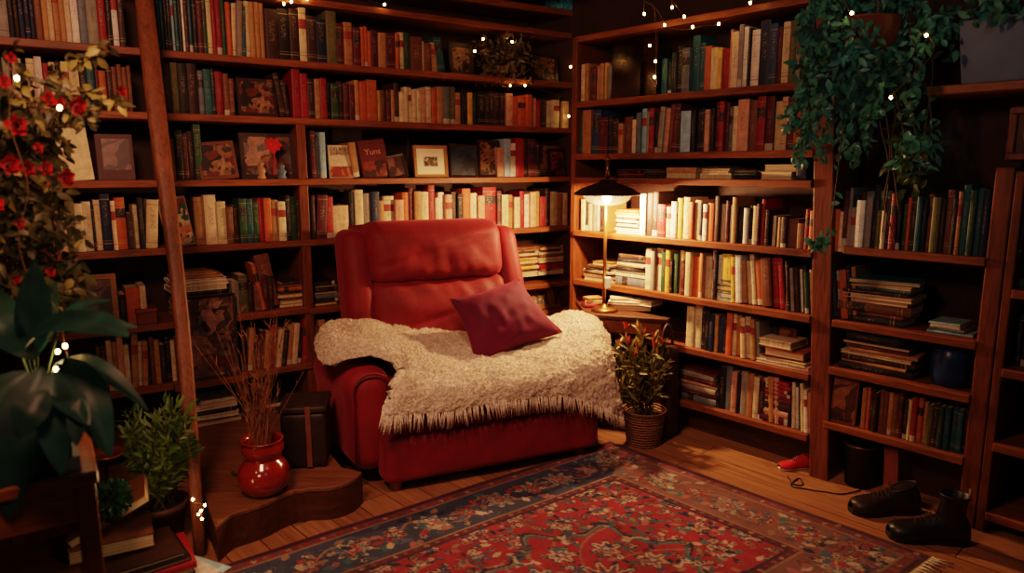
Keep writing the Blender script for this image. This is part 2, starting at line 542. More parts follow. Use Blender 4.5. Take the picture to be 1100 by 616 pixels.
def cover_geo(T, D, Hh, b=.0026):
    o = [(0, .004), (T * .18, .0012), (T / 2, 0), (T * .82, .0012), (T, .004), (T, D), (T - b, D), (T - b, b + .004), (b, b + .004), (b, D), (0, D)]
    n = len(o)
    vs = [(x, y, 0) for x, y in o] + [(x, y, Hh) for x, y in o]
    fs = []; uv = []
    for i in range(n):
        j = (i + 1) % n
        fs.append((i, j, n + j, n + i))
        if i < 4:
            uv += [(o[i][0] / T, 0), (o[j][0] / T, 0), (o[j][0] / T, 1), (o[i][0] / T, 1)]
        else: uv += [(-1, -1)] * 4
    # caps as quads of the u profile
    for z, flip in ((0, True), (n, False)):
        for q in ((0, 9, 10), (0, 8, 9), (0, 1, 8), (1, 2, 8), (2, 7, 8), (2, 3, 7), (3, 4, 7), (4, 6, 7), (4, 5, 6)):
            q = tuple(z + k for k in q)
            fs.append(q[::-1] if flip else q); uv += [(-1, -1)] * 3
    return vs, fs, uv

def pages_geo(T, D, Hh, b=.0026):
    x0, x1, y0, y1, z0, z1 = b, T - b, .0064, D - .004, .0032, Hh - .0032
    vs = [(x, y, z) for z in (z0, z1) for y in (y0, y1) for x in (x0, x1)]
    return vs, [(0, 2, 3, 1), (4, 5, 7, 6), (0, 1, 5, 4), (2, 6, 7, 3), (0, 4, 6, 2), (1, 3, 7, 5)]

ROWS = []
SPECS = []      # dict(T,D,H,mat4,col,area,label parts)
def jit(c, a=.16):
    k = 1 + R.uniform(-a, a)
    return tuple(max(0, min(1, x * k * (1 + R.uniform(-.07, .07)))) for x in lin(c))

def add_spec(T, D, Hh, M4, code, where, group, extra):
    ctr = [M4 @ Vector(p) for p in ((0, 0, 0), (T, 0, 0), (T, 0, Hh), (0, 0, Hh), (T, D, Hh), (0, D, Hh), (0, D, 0), (T, D, 0))]
    q = [proj(p) for p in ctr]
    f = [q[0], q[1], q[2], q[3]] if extra.get('spine', True) else [q[6], q[7], q[4], q[5]]
    ar = abs(sum(f[i][0] * f[(i + 1) % 4][1] - f[(i + 1) % 4][0] * f[i][1] for i in range(4))) / 2
    cx = sum(p[0] for p in f) / 4; cy = sum(p[1] for p in f) / 4
    if cx < -3 or cx > 1103 or cy < -6 or cy > 620: ar = 0
    ar *= extra.get('vis', 1)
    SPECS.append(dict(T=T, D=D, H=Hh, M=M4, code=code, where=where, group=group, area=ar, px=(cx, cy), **extra))

import re
def parse(tok):
    """n6*.8/5x3 -> colour, width, height factor, lean, repeat"""
    mm = re.match(r'([a-z_])(\d+(?:\.\d+)?)(?:\*(\.?\d+))?(?:([/\\])(\d+))?(?:x(\d+))?$', tok)
    c, w, h, ls, la, rp = mm.groups()
    return c, float(w), float(h) if h else None, (int(la) if ls == '/' else -int(la)) if la else 0, int(rp or 1)

def row(wall, z, gap, u0, v, toks, where, landmark, base=.8, d0=.03, vis=1.0, group=None, scale=1.0, smax=None):
    u = u0; k = 0; rid = len(ROWS); ROWS.append([])
    toks = toks.split()
    for t in toks:
        c, w, hf, lean, rp = parse(t)
        for _ in range(rp):
            if c == '_':
                u += w; continue
            ww = w * R.uniform(.88, 1.14) if rp > 1 else w
            ww *= scale
            s0, _z = wall.sz(u, v); s1, _z = wall.sz(u + ww, v)
            if smax is not None and s1 > smax: continue
            u += ww; k += 1
            T = (s1 - s0) - .0012
            Hh = gap * (hf if hf else base) * R.uniform(.90, 1.07)
            Hh = min(Hh, gap * .97)
            D = R.uniform(.145, .185)
            d = d0 + R.uniform(-.012, .016)
            th = math.radians(lean)
            if lean:
                wid = T
                T = max(.008, T * math.cos(abs(th)))
            # lean right: rotate clockwise seen from the front (about inward axis)
            Rm = Matrix.Rotation(-th, 3, wall.inn) @ wall.rot
            org = wall.pt(s0, d, z)
            if lean > 0:     # pivot on lower right corner: keep it on the board
                org = wall.pt(s0, d, z + T * math.sin(th))
            elif lean < 0:
                org = wall.pt(s0, d, z)
                Rm = Matrix.Rotation(-th, 3, wall.inn) @ wall.rot
            M4 = Matrix.Translation(org) @ Rm.to_4x4()
            add_spec(T, D, Hh, M4, c, where, group or ('books on ' + where), dict(idx=k, landmark=landmark, lean=lean, hf=Hh / gap, stack=False, vis=vis))
            ROWS[rid].append(SPECS[-1])

def stack(wall, z, u0, u1, v, toks, where, landmark, d0=.04, vis=1.0, px=None):
    """lying books, listed bottom to top: colour + thickness in mm, optional ^ = pages outward, <n / >n offset in cm"""
    s0, _ = wall.sz(u0, v); s1, _ = wall.sz(u1, v)
    L = s1 - s0
    zz = z
    toks = toks.split()
    for i, t in enumerate(toks):
        mm = re.match(r'([a-z])(\d+)(\^?)(?:\*(\.\d+))?(?:@(-?\d+))?(?:~(-?\d+))?$', t)
        c, T, pg, lf, off, tw = mm.groups()
        T = int(T) / 1000.0; ln = L * (float(lf) if lf else R.uniform(.86, 1.0))
        off = int(off) / 100.0 if off else R.uniform(-.01, .01)
        sc = (s0 + s1) / 2 + off
        D = R.uniform(.15, .2)
        tw = math.radians(float(tw) if tw else R.uniform(-4, 4))
        tz = Matrix.Rotation(tw, 3, 'Z')
        if not pg:   # X up, Y inward, Z -> -s
            Rm = tz @ Matrix((-wall.u, wall.inn, wall.u.cross(wall.inn))).transposed()
            Rm = tz @ Matrix(((0, wall.inn.x, -wall.u.x), (0, wall.inn.y, -wall.u.y), (1, 0, 0)))
            a = wall.pt(sc, d0 + D / 2, zz)
            org = a - Rm @ Vector((0, D / 2, ln / 2))
        else:        # pages face the viewer
            Rm = tz @ Matrix(((0, -wall.inn.x, wall.u.x), (0, -wall.inn.y, wall.u.y), (1, 0, 0)))
            a = wall.pt(sc, d0 + D / 2, zz)
            org = a - Rm @ Vector((0, D / 2, ln / 2))
        M4 = Matrix.Translation(org) @ Rm.to_4x4()
        add_spec(T, D, ln, M4, c, where, 'books stacked ' + landmark, dict(idx=i + 1, landmark=landmark, lean=0, hf=1, stack=True, vis=vis, spine=not pg, n=len(toks)))
        zz += T + .0008
    return zz

T2 = BT / 2 + .001
G1, G2, G3, G4 = zA(2.275) - Z1 - BT, Z1 - Z2 - BT, Z2 - Z3 - BT, Z3 - Z4 - BT
P1, P2, P3, P4, P5 = ['%s shelf of the back bookcase' % x for x in ('top', 'second', 'third', 'fourth', 'fifth')]
LPOLE, RPOLE = 'left edge', 'leaning pole'
row(WA, Z1 + T2, G1, -2, 40, 'e13 k6 d5 n6x3 b8 a6 c6 a6x2 c6 w8 s9 e12 r9 k6 w7 d7', P1, LPOLE, .93, vis=.9)
row(WA, Z1 + T2, G1, 162, 60, 't4*.9x5 k4*.95x2 l3 t4 k4 w3 m4 t4 k5 m6 g5 c5 r5x2 g5 o5 c5\\3 e6\\3 t5\\3 c5 a5x3 d14*.86 k13*.92 d10*.95 c8*.95 d10*.82 n11*.78 v11*.93 m8*.78 a9*.76 m8*.7 o4*.74x3 m7*.76 a8*.74 m10*.75 o4*.74 c6*.74 g7*.74 b12*.74', P1, RPOLE, .95)
row(WA, Z1 + T2, G1, 446, 65, 'm7*.5 c6*.62 b7*.62 a8*.6 t8*.7/9', P1, 'dark photo frame', .6)
row(WA, Z2 + T2, G2, -4, 100, 'd9 e8 c10\\3 k8 c9 w8 r7 c7 k6 w8 c11*.86 k8 t9*.75 m4 o8*.74 d6 b5x4', P2, LPOLE, .82, vis=.8)
row(WA, Z2 + T2, G2, 163, 105, 's4x3 d11 v8 k10 d11*.9 s6*.8 t8*.82 k5 r8*.86 b6*.76 b6*.68', P2, RPOLE, .88)
row(WA, Z2 + T2, G2, 296, 110, 'b6/8 d6/8 d6*.7/6 _2 r9*.92 r8*.94 d7 a6 r7*.86 k5 g8*.8 d6 m6 m6 a5 o7*.86 o11*.84 y5*.7 b5*.72 m5*.74 a4*.74 d5 c5*.72x5 p6*.78 c6*.78 o5*.78 a6 s7*.92 v8*.8 a6 k6 y5 g6*.76 k8*.82 d6*.76x4 p7*.76 o7*.76x3 p6*.76 r5*.66 d6 c6*.72x2 d4 c6*.74 y6*.78 d5 a6*.8', P2, 'collage album', .8)
row(WA, Z3 + T2, G3, 170, 175, 'a8*.66 k5 a7*.7 k8*.8 m6*.8 d7*.86 g8*.9', P3, RPOLE, .75)
row(WA, Z3 + T2, G3, 336, 170, 'm5*.86 s5*.82 l6*.84', P3, 'wooden divider', .8)
row(WA, Z3 + T2, G3, 381, 175, 'a7*.74/7', P3, 'wooden divider', .8)
row(WA, Z3 + T2, G3, 537, 170, 'p7*.66 l7*.92 w6*.8 r9*.94 d5 m8*.84 d5', P3, 'dark blue photo', .8)
row(WA, Z4 + T2, G4, 56, 245, 'a8*.72 c8*.66 v10*.86 c9*.8 c9*.86 k3 c7*.84 n11*.9 c5*.82 o11*.84 d8*.64 c5*.7 k6 c13*.76\\5', P4, LPOLE, .8, vis=.9)
row(WA, Z4 + T2, G4, 211, 240, 'a11*.84 c13*.86 c10*.8 b7*.7 d7*.66 g8*.8 t7*.82 g6*.7 r6*.82 o8*.74 a7*.8 c8*.78 k5 g8*.76 d6*.7 y6*.66', P4, RPOLE, .8)
row(WA, Z4 + T2, G4, 337, 232, 'd4 m11*.86\\4 r9*.8 c17*.62 k6 c9*.9 e8*.82 n9*.9 a6*.7 c11*.74 p9*.72 o7*.8 m5*.86 a7*.82 c8*.84 r7*.9 c5*.78 w6*.8 p7*.76 d6 k6 o9*.92 c7*.74 p7*.7 r14*.9 m5 c7*.74 a6*.76 c6*.72 r5 w6*.78 p6*.76 a6 r6*.7 d5 c6*.74 a6*.78 c6*.8 v6*.8 y6*.84 a6*.8 c6*.78 y7*.82 a6*.78 v6*.8 c6*.76 a6*.8 d6*.78 c6*.8', P4, 'wooden divider', .8)
# lower left
stack(WA, Z5 + T2, 186, 249, 320, 'b30 a28 c24^ m26 k20 w26^*.98 w20^*.99 w14^*.98 a16*.9 a12*.75@-2 a10*.6@-3', P5, 'behind the big picture', .05, vis=.5)
row(WA, Z5 + T2, .33, 250, 310, 'e8*.52 v10*.56 d6*.5 b9*.4 m7*.6 d6*.55', P5, 'big leaning picture')
row(WA, Z5 + T2, .33, 281, 305, 'o5*.76/10 b16*.84/9', P5, 'big leaning picture')
stack(WA, Z5 + T2, 301, 334, 310, 'a20^*.99 c14^*.98 b16 a20^*.85@-1 k14*.8 o22*.8 b12*.7 d16*.7', P5, 'against the wooden divider', .05)
stack(WA, Z5 + T2 - .01, 339, 368, 320, 'a14^ k22 s26*.9 a10^ k26*.9 b10^*.8 k20*.8', P5, 'between divider and red armchair', .05)
P6 = 'low shelf of the back bookcase'
row(WA, Z6 + T2, .28, 262, 390, 'd5*.7 a6*.76\\6 b5*.7\\6 m6*.8\\7 a6*.78\\7 r7*.82\\8 c6*.8\\8 d5*.74\\8 a7*.82\\8 c6*.76\\7 k5*.7\\6 r7*.84\\5 c5*.8\\4 b6*.7\\3 a7*.76\\3', P6, 'big leaning picture', .8, d0=.02)
P7 = 'bottom shelf of the back bookcase'
stack(WA, Z7 + T2, 204, 262, 460, 'a44^*.98 k8*.9 w24^*.95 k26 w14^*.9 c22^*.7@2 w10^*.62@2', P7, 'behind the red vase', .04)
stack(WA, Z7 + T2, 268, 320, 460, 'b30 d22 c16^ k26', P7, 'right of the red vase', .06)
# far left lower rows behind the plants
row(WA, Z5 + T2, .33, 128, 320, 'k8*.5 o15*.52 c7*.6', 'fifth shelf of the back bookcase', LPOLE, vis=.8)
row(WA, Z6 + T2, .28, 104, 385, 'b5 m6 c6 a6 p7*.96 c6 a7*.94\\3 c5\\3 a6\\3 k4 b5 a6*.8 d6*.7 k6 c5*.7 b6', P6, LPOLE, .85, vis=.8)
# the corner
stack(WA, Z4 - G4 - BT + .012, 553, 585, 280, 'c34^ d14 y20 b16*.8 a22^*.9 y16*.8 m14 c14^*.95 d12 a10*.8 b18*.9', P5, 'in the corner left of the lamp', .05)
stack(WA, Z4 - G4 - BT + .012, 583, 614, 280, 'w26^ o14 r30*.95 m10 a20^ c12 b24 c12^*.95 d14*.8 a16*.9 b10*.7', P5, 'in the corner beside the shelf end', .05)

# ---- lamp-lit bookcase
Q = ['%s shelf of the lamplit bookcase' % x for x in ('top', 'second', 'slim third', 'fourth', 'fifth', 'sixth', 'bottom')]
GB = [2.185 - 1.815 - BT, 1.815 - 1.512 - BT, 1.512 - 1.375 - BT, 1.375 - 1.058 - BT, 1.058 - .755 - BT, .755 - .478 - BT, .478 - .18 - BT]
row(WB, 1.815 + T2, GB[0], 620, 85, 'c5*.62 a4*.62 b4*.62 m4*.61 p4*.62 a4*.6 y4*.6 e5*.58 l5*.58', Q[0], 'corner')
row(WB, 1.815 + T2, GB[0], 706, 75, 't6*.58 k4*.5 t3*.66 k4*.66 k7*.66 s8*.64 t8*.78 t6*.7 o7*.64 c7*.62 y5*.58 r8*.64 p3 c7*.8 e5*.82 w5*.8 k3 w9*.86 n11*.86 u8*.86 m6*.76 c8*.8 v7*.78 e6*.8 v6*.78 n7*.8 l11*.9/3 k6*.9 m4*.88 d5*.88 b4*.88 r5*.92 r7*.92 r9*.92', Q[0], 'clear photo frames', smax=-.105)
row(WB, 1.512 + T2, GB[1], 617, 140, 't6*.84\\4 a9*.9 u8*.9\\4 m10*.84 k4 d7*.8 a5*.6 b9*.7 c4*.72 s5*.84 l5*.86 e4 r5*.84 k5 e5*.88\\4 p5*.9\\4 b5*.9\\4 m6*.9\\5 d4 l11*.82 k5 d5 k5*.84 p5*.84 d4 m6*.88 r5*.9 m4*.9 s6*.86 c5*.88 p12*.9 b8*.86 r9*.9 m9*.92 c8*.92 c7*.9 m8*.9 o7*.92 r8*.93 o9*.93 r6*.92 o12*.92 o12*.92 o10*.9', Q[1], 'corner', smax=-.09)
zq = 1.375 + T2
stack(WB, zq, 658, 690, 182, 'd12 r10 k14 m10', Q[2], 'above the lamp', .03)
stack(WB, zq, 690, 711, 182, 'k14 d12 b10', Q[2], 'above the lamp right of red', .03)
stack(WB, zq, 712, 746, 182, 'y30^*.98 a26*.96', Q[2], 'yellow and tan in the slim shelf', .03)
stack(WB, zq, 748, 783, 182, 'c26^*.98 p14^ c10^ k12', Q[2], 'cream mixed in the slim shelf', .03)
stack(WB, zq, 784, 808, 182, 'k16 g14 d16', Q[2], 'dark mixed in the slim shelf', .03)
stack(WB, zq, 815, 850, 182, 'c36^*.99 c34^*.97', Q[2], 'at the right end of the slim shelf', .03)
row(WB, zq, .1, 852, 182, 'n11*.95', Q[2], 'pair of thick cream books', .9)
row(WB, 1.058 + T2, GB[3], 621, 225, 'c4*.62 k3 c5*.6 e4*.62 w5*.64 d4*.6 a4*.6', Q[3], 'corner')
stack(WB, 1.058 + T2, 657, 684, 240, 'c18^ w10^ d12 c12^ k10 w12^ b14 c10^ a14 o16*.8', Q[3], 'behind the lamp shade', .03)
row(WB, 1.058 + T2, GB[3], 684, 225, 'w6*.84 d7*.8 d6*.84 r9*.64 c6*.64 w6*.74 y6*.78 c7*.74 o5*.72 c7*.72 k4*.7 w5*.66 o7*.72 d5 c5*.66 m4 k5*.64 a5 k7*.68 w5*.68 k4*.68 c5*.7 m4*.7 r4 d5*.66 _3 c4*.55 k4*.55 a4*.55 d6*.52 b11*.5 b8*.46 r5*.62 o6*.64 c6*.68 y6*.68 r6*.64 o7*.66 c6*.66 a7*.68 e6*.7 w9*.82 e7*.84 k5*.7 v6*.7 c5*.68', Q[3], 'lamp')
stack(WB, .755 + T2, 621, 653, 290, 'c26^ a10 d14 w12^ k14*.8 b16*.7 a22^*.6@3', Q[4], 'left of the lamp pole', .04)
stack(WB, .755 + T2, 656, 689, 290, 's52*.98 e30^ k26*.96 a12 w10^*.95 k22*.9 d26*.8', Q[4], 'right of the lamp pole', .04)
row(WB, .755 + T2, GB[4], 690, 285, 'c6*.9 e4*.9 c7*.92 g5*.86 y5*.86 k3*.7 g5*.78 c4 m5*.72 c6*.82 o9*.84 a4 c7*.86 w4*.9 k4*.92 w5*.9 y11*.94/2 y5*.9/3 w7*.92/4', Q[4], 'lamp', .85)
stack(WB, .755 + T2, 762, 790, 300, 'l12^ s10 w12^ t10 b12 c14^ k10 e12^ d14*.9', Q[4], 'between yellow and tan books', .03)
row(WB, .755 + T2, GB[4], 792, 300, 'a8*.84/6 c5*.86/6 c5*.88/7 o7*.9/7 b11*.9/6 r7*.84/6 r6*.88/7 m4 k4*.84/6 e4*.8/6 d5*.82/6 w3*.8/6 k4*.82/6 g4*.8/6 c4*.82/6 k4*.84/6 m6*.84/7 o6*.84/8 d5*.84/8 n6*.86/8 l4*.86/8 o8*.9/7 k4*.9/7 a5*.94/6', Q[4], 'small stack of colourful books', .85)
row(WB, .478 + T2, GB[5], 733, 360, 'c8*.92 c8*.93 k5*.86 k5*.86 n5*.84 a4*.8 u5*.84 d4*.82 o6*.86 c4*.84 a7*.86/4 c5*.84/4 c6*.84/5 a5*.82/5 e4*.84/5', Q[5], 'potted plant', .85)
stack(WB, .478 + T2, 808, 866, 390, 'w16^*.98 c18^*.94 k8*.8 o32^*.7 b10*.6@-3 c34^*.62@-4', Q[5], 'low stack with orange pages', .03)
stack(WB, .18 + T2, 726, 767, 420, 's36*.98 m24 e28 p18 m22*.9 e30*.92 m12', Q[6], 'behind the potted plant', .03)
row(WB, .18 + T2, GB[6], 768, 420, 'k7*.86 s7*.84 p6*.84 k4 e7*.82 a7*.84 c6*.86 d7*.84 c5*.82/3 a6*.84/4 p6*.86/4', Q[6], 'stacked magazines', .85)
stack(WB, .18 + T2, 815, 846, 420, 'm40 p30 d36*.9 m30 r20 r18 r22*.98 r16*.95', Q[6], 'under red covers', .03)
row(WB, .18 + T2, GB[6], 848, 430, 'c4*.82/3 w4*.82/4 g4*.84/4 c4*.84/5 w4*.84/5 a4*.84/5', Q[6], 'red stack', .85)

# ---- narrow dark bookcase
S_ = ['%s shelf of the narrow dark bookcase' % x for x in ('upper', 'second', 'third', 'bottom')]
row(WB, 1.088 + T2, .34, 901, 240, 'm6*.72 e4*.74 k7*.66 d6*.7 s9*.78 n7*.76 g6*.72 d7*.74 r7*.68 k5 g5*.66 o4*.7 d7*.68 t6*.7 k5 b6*.66 v9*.7 d5*.68 b8*.72 k5 a5*.78 t8*.8 g7*.8 t7*.8 n7*.82 _2 r9*.8 o10*.82 m6*.76 s7*.76 d6*.74', S_[0], 'thick leaning post', .7)
zt = stack(WB, .755 + T2, 895, 975, 330, 'k30*.9 m16*.92 b40*.98 a18^*.9 c20^*.92@1 d18*.86 t14*.7@4 ', S_[1], 'under the teal book', .03)
stack(WB, zt, 905, 982, 305, 'c14^*.85@0 t20^*.96@0~10', S_[1], 'topped by a teal cover', .03)
stack(WB, .755 + T2, 985, 1040, 355, 'l12*.9 s14*.7 w10^*.6 l8*.62', S_[1], 'small pale blue pile', .04)
stack(WB, .535 + T2, 899, 980, 385, 'k28*.98 a14 d24 c14^ a18*.9@2 m14*.85 d16^*.9 k36*.72@-2', S_[2], 'under a thick black book', .03)
row(WB, .272 + T2, .23, 922, 440, 'a5*.86 o4*.86 d4*.84 d5*.84 b6*.84 b5*.84 a5*.84 b6*.84 m6*.84 d5*.8 c4*.82 r6*.84 o6*.86 a5*.84 v7*.84 d6*.84 g6*.86 t7*.86 t7*.86 t7*.86 k5*.8 m6*.82 b8*.84 d7*.86', S_[3], 'brown picture book', .84)
# right edge bookcase
row(WB, .975 + T2, .4, 1079, 290, 'k8*.5 d8*.56 n7*.5 k8*.54', 'shelf of the dark bookcase at the right edge', 'post', .5, d0=.1)
row(WB, .665 + T2, .28, 1082, 380, 'n8*.7 k9*.74 t8*.7', 'shelf of the dark bookcase at the right edge, lower', 'post', .7, d0=.1)

# ---- build: the 300 largest as objects of their own, the rest as one mass
SPECS.sort(key=lambda q: -q['area'])
N_OWN = 300 - 22                     # face-out and foreground books are counted below
own, rest = SPECS[:N_OWN], SPECS[N_OWN:]
rest = [q for q in rest if q['area'] > 0]

def size_word(q):
    t = q['T']
    if q['stack']:
        return 'thin' if t < .013 else 'thick' if t > .027 else 'lying'
    a = 'slim' if t < .021 else 'thick' if t > .042 else ''
    b = 'tall' if q['hf'] > .86 else 'short' if q['hf'] < .62 else ''
    return (b + ' ' + a).strip()

from collections import Counter
KEY, ONLY = Counter(), Counter()
for rw in ROWS:
    for i, q in enumerate(rw):
        q['row'], q['i'] = rw, i
        q['nb'] = (rw[i - 1]['code'] if i else None, rw[i + 1]['code'] if i + 1 < len(rw) else None)
        KEY[(q['where'], q['code'], q['nb'])] += 1
        ONLY[(q['where'], q['code'])] += 1
def nwords(l): return len(re.findall(r"[A-Za-z0-9'-]+", l))
def near_label(q):
    w = q['where'].replace('of the ', 'of ').replace('at the right edge', 'at right edge'); cn = NAME[q['code']]
    a, b = q['nb']; sw = size_word(q); ln = 'leaning ' if q['lean'] else ''
    forms = []
    if ONLY[(q['where'], q['code'])] == 1:
        forms.append(f"book, the only {cn} one standing on the {w}")
    if a and b and KEY[(q['where'], q['code'], q['nb'])] == 1:
        A, B = NAME[a], NAME[b]
        forms.append(f"book between {A} and {B} ones, {w}" if a != b else f"book between two {A} ones, {w}")
    for d in (1, 2, 3, 4):
        for sgn, side in ((-1, 'right'), (1, 'left')):
            j = q['i'] + sgn * d
            if 0 <= j < len(q['row']) and ONLY[(q['where'], q['row'][j]['code'])] == 1:
                forms.append(f"book, {ordw(d)} {side} of the only {NAME[q['row'][j]['code']]} one, {w}")
    for f in forms:
        for s_ in (sw, sw.split(' ')[0], ''):
            l = re.sub(' +', ' ', f"{s_} {ln}{cn} {f}".strip())
            if nwords(l) <= 16: return l
    return None

used = set()
def blabel(q):
    if not q['stack'] and (q['idx'] > 3):
        l = near_label(q)
        if l: return l
    sw = size_word(q); cn = NAME[q['code']]
    if q['stack']:
        pos = 'bottom of' if q['idx'] == 1 else 'topmost of' if q['idx'] == q['n'] else ordw(q['idx']) + ' from bottom of'
        l = f"{sw} {cn} book, {pos} the pile {q['landmark']}"
        if len(l.split()) > 16: l = l.replace(' the pile', ' pile')
        if l in used: l += ', ' + q['where'].split(' shelf')[0] + ' shelf'
        return l
    lm = q['landmark'].replace('the ', '')
    ln = 'leaning ' if q['lean'] else ''
    side = 'right of the '
    w = q['where']
    pos = f"{ordw(q['idx'])} {'from ' if lm in ('left edge', 'corner') else 'right of '}{lm}"
    w = w.replace('of the ', 'of ').replace('at the right edge', 'at right edge')
    for a in (sw, sw.split(' ')[0], ''):
        l = f"{a} {ln}{cn} book, {pos}, {w}".strip()
        if len(re.findall(r"[A-Za-z0-9'-]+", l)) <= 16: break
    return re.sub(' +', ' ', l)

def mk(name, vs, fs, mat, uv=None, col=None, parent=None, Mx=None):
    m = MB(); m.v = vs; m.f = fs; m.m = [0] * len(fs); m.s = [False] * len(fs)
    m.uv = uv
    if col: m.col = [col] * len(vs)
    o = m.obj(name, mat, parent)
    if Mx is not None: o.matrix_basis = Mx
    return o

def make_book(q, label, name='book', group=None):
    vs, fs, uv = cover_geo(q['T'], q['D'], q['H'])
    o = mk(name, vs, fs, M['book'], uv, (*jit(PAL[q['code']]), R.random()), None, q['M'])
    tag(o, label, 'book', group or q.get('group'))
    vs, fs = pages_geo(q['T'], q['D'], q['H'])
    mk('pages', vs, fs, M['page'], None, None, o)
    return o

for q in own:
    l = blabel(q)
    if l in used:
        l2 = l + ' too'; print('DUP', l)
    used.add(l)
    make_book(q, l)
big = MB(); big.uv = []; big.col = []
for q in rest:
    for vs, fs, uv, mi in ((*cover_geo(q['T'], q['D'], q['H']), 0), (*pages_geo(q['T'], q['D'], q['H']), None, 1)):
        big.add([q['M'] @ Vector(p) for p in vs], fs, mi)
        big.uv += uv if uv else [(-1, -1)] * (4 * len(fs))
        c = (*jit(PAL[q['code']]), R.random())
        big.col += [c] * len(vs)
if rest:
    o = big.obj('books', [M['book'], M['page']])
    o['kind'] = 'stuff'; tag(o, 'many more small books filling gaps between the others on the shelves', 'books')
print('BOOKS', len(SPECS), len(own), len(rest))
# ------------------------------------------------------------------ frames, albums, face-out books
def place_up(wall, z, u0, u1, vtop, d, lean=9, yaw=0, vmid=None):
    """bottom-left origin, width, height for a thing standing on a board and leaning back"""
    v = vmid if vmid is not None else vtop + 15
    s0, _ = wall.sz(u0, v, d); s1, _ = wall.sz(u1, v, d)
    ztop = wall.sz((u0 + u1) / 2, vtop, d)[1]
    h = (ztop - z) / math.cos(math.radians(lean))
    w = s1 - s0
    Mx = Matrix.Translation(wall.pt((s0 + s1) / 2, d, z)) @ (Matrix.Rotation(math.radians(yaw), 3, 'Z') @ wall.rot).to_4x4() @ Matrix.Rotation(-math.radians(lean), 4, 'X')
    return Mx, w, h

def picture(label, wall, z, u0, u1, vtop, d, pic, fr, lean=9, yaw=0, border=.16, mat=.0, vmid=None, roll=0, name='picture_frame', cat='picture frame', group=None):
    Mx, w, h = place_up(wall, z, u0, u1, vtop, d, lean, yaw, vmid)
    if roll: Mx = Mx @ Matrix.Rotation(math.radians(roll), 4, 'Y')
    t = thing(name, label, cat, group=group); t.matrix_basis = Mx
    bw = border * min(w, h)
    m = MB()
    x0, x1 = -w / 2, w / 2
    # mitred frame ring
    o = [(x0, 0), (x1, 0), (x1, h), (x0, h)]; i_ = [(x0 + bw, bw), (x1 - bw, bw), (x1 - bw, h - bw), (x0 + bw, h - bw)]
    vs = [(x, 0, z_) for x, z_ in o] + [(x, .004, z_) for x, z_ in i_] + [(x, .018, z_) for x, z_ in o] + [(x, .018, z_) for x, z_ in i_]
    fs = []
    for k in range(4):
        j = (k + 1) % 4
        fs += [(k, j, 4 + j, 4 + k), (8 + k, 12 + k, 12 + j, 8 + j), (k, 8 + k, 8 + j, j), (4 + k, 4 + j, 12 + j, 12 + k)]
    m.add(vs, fs)
    m.obj('frame', fr, t, bevel=.0015)
    mw = mat * min(w, h)
    if mat:
        m = MB(); m.box(x0 + bw * .9, x1 - bw * .9, .009, .012, bw * .9, h - bw * .9); m.obj('mat_board', M['mat'], t)
    m = MB(); m.box(x0 + bw * .9 + mw, x1 - bw * .9 - mw, .0065 if mat else .009, .0125, bw * .9 + mw, h - bw * .9 - mw); m.obj('picture', pic, t)
    return t

def faceout(label, wall, z, u0, u1, vtop, d, art, cover=(90, 60, 45), lean=8, yaw=0, vmid=None, roll=0, th=.022, artbox=(.08, .92, .1, .92), group=None, cat='book', name='book'):
    Mx, w, h = place_up(wall, z, u0, u1, vtop, d, lean, yaw, vmid)
    if roll: Mx = Mx @ Matrix.Rotation(math.radians(roll), 4, 'Y')
    vs, fs, uv = cover_geo(th, w, h)
    # book x (thickness) -> into the wall, y (depth) -> along +x : front board faces the viewer
    B = Matrix(((0, 1, 0, -w / 2), (1, 0, 0, 0), (0, 0, 1, 0), (0, 0, 0, 1)))
    o = mk(name, [tuple(B @ Vector(p)) for p in vs], fs, M['book'], [(-1, -1)] * len(uv), (*lin(cover), .3), None, Mx)
    tag(o, label, cat, group)
    vs, fs = pages_geo(th, w, h)
    mk('pages', [tuple(B @ Vector(p)) for p in vs], fs, M['page'], None, None, o)
    if art is not None:
        a, b, c, e = artbox
        m = MB(); m.box(-w / 2 + a * w, -w / 2 + b * w, -.0012, .0005, c * h, e * h)
        m.obj('cover_art', art, o)
    return o, w, h

def lettering(txt, parent, x, z, size, mat, y=-.0022, name='lettering', width=None):
    cu = bpy.data.curves.new(name, 'FONT'); cu.body = txt; cu.size = size; cu.align_x = 'CENTER'; cu.extrude = .0004
    cu.materials.append(mat)
    tmp = bpy.data.objects.new('tmp', cu); COL.objects.link(tmp)
    me = bpy.data.meshes.new_from_object(tmp.evaluated_get(bpy.context.evaluated_depsgraph_get()))
    bpy.data.objects.remove(tmp)
    o = bpy.data.objects.new(name, me); COL.objects.link(o); o.parent = parent
    o.location = (x, y, z); o.rotation_euler = (math.pi / 2, 0, 0)
    return o

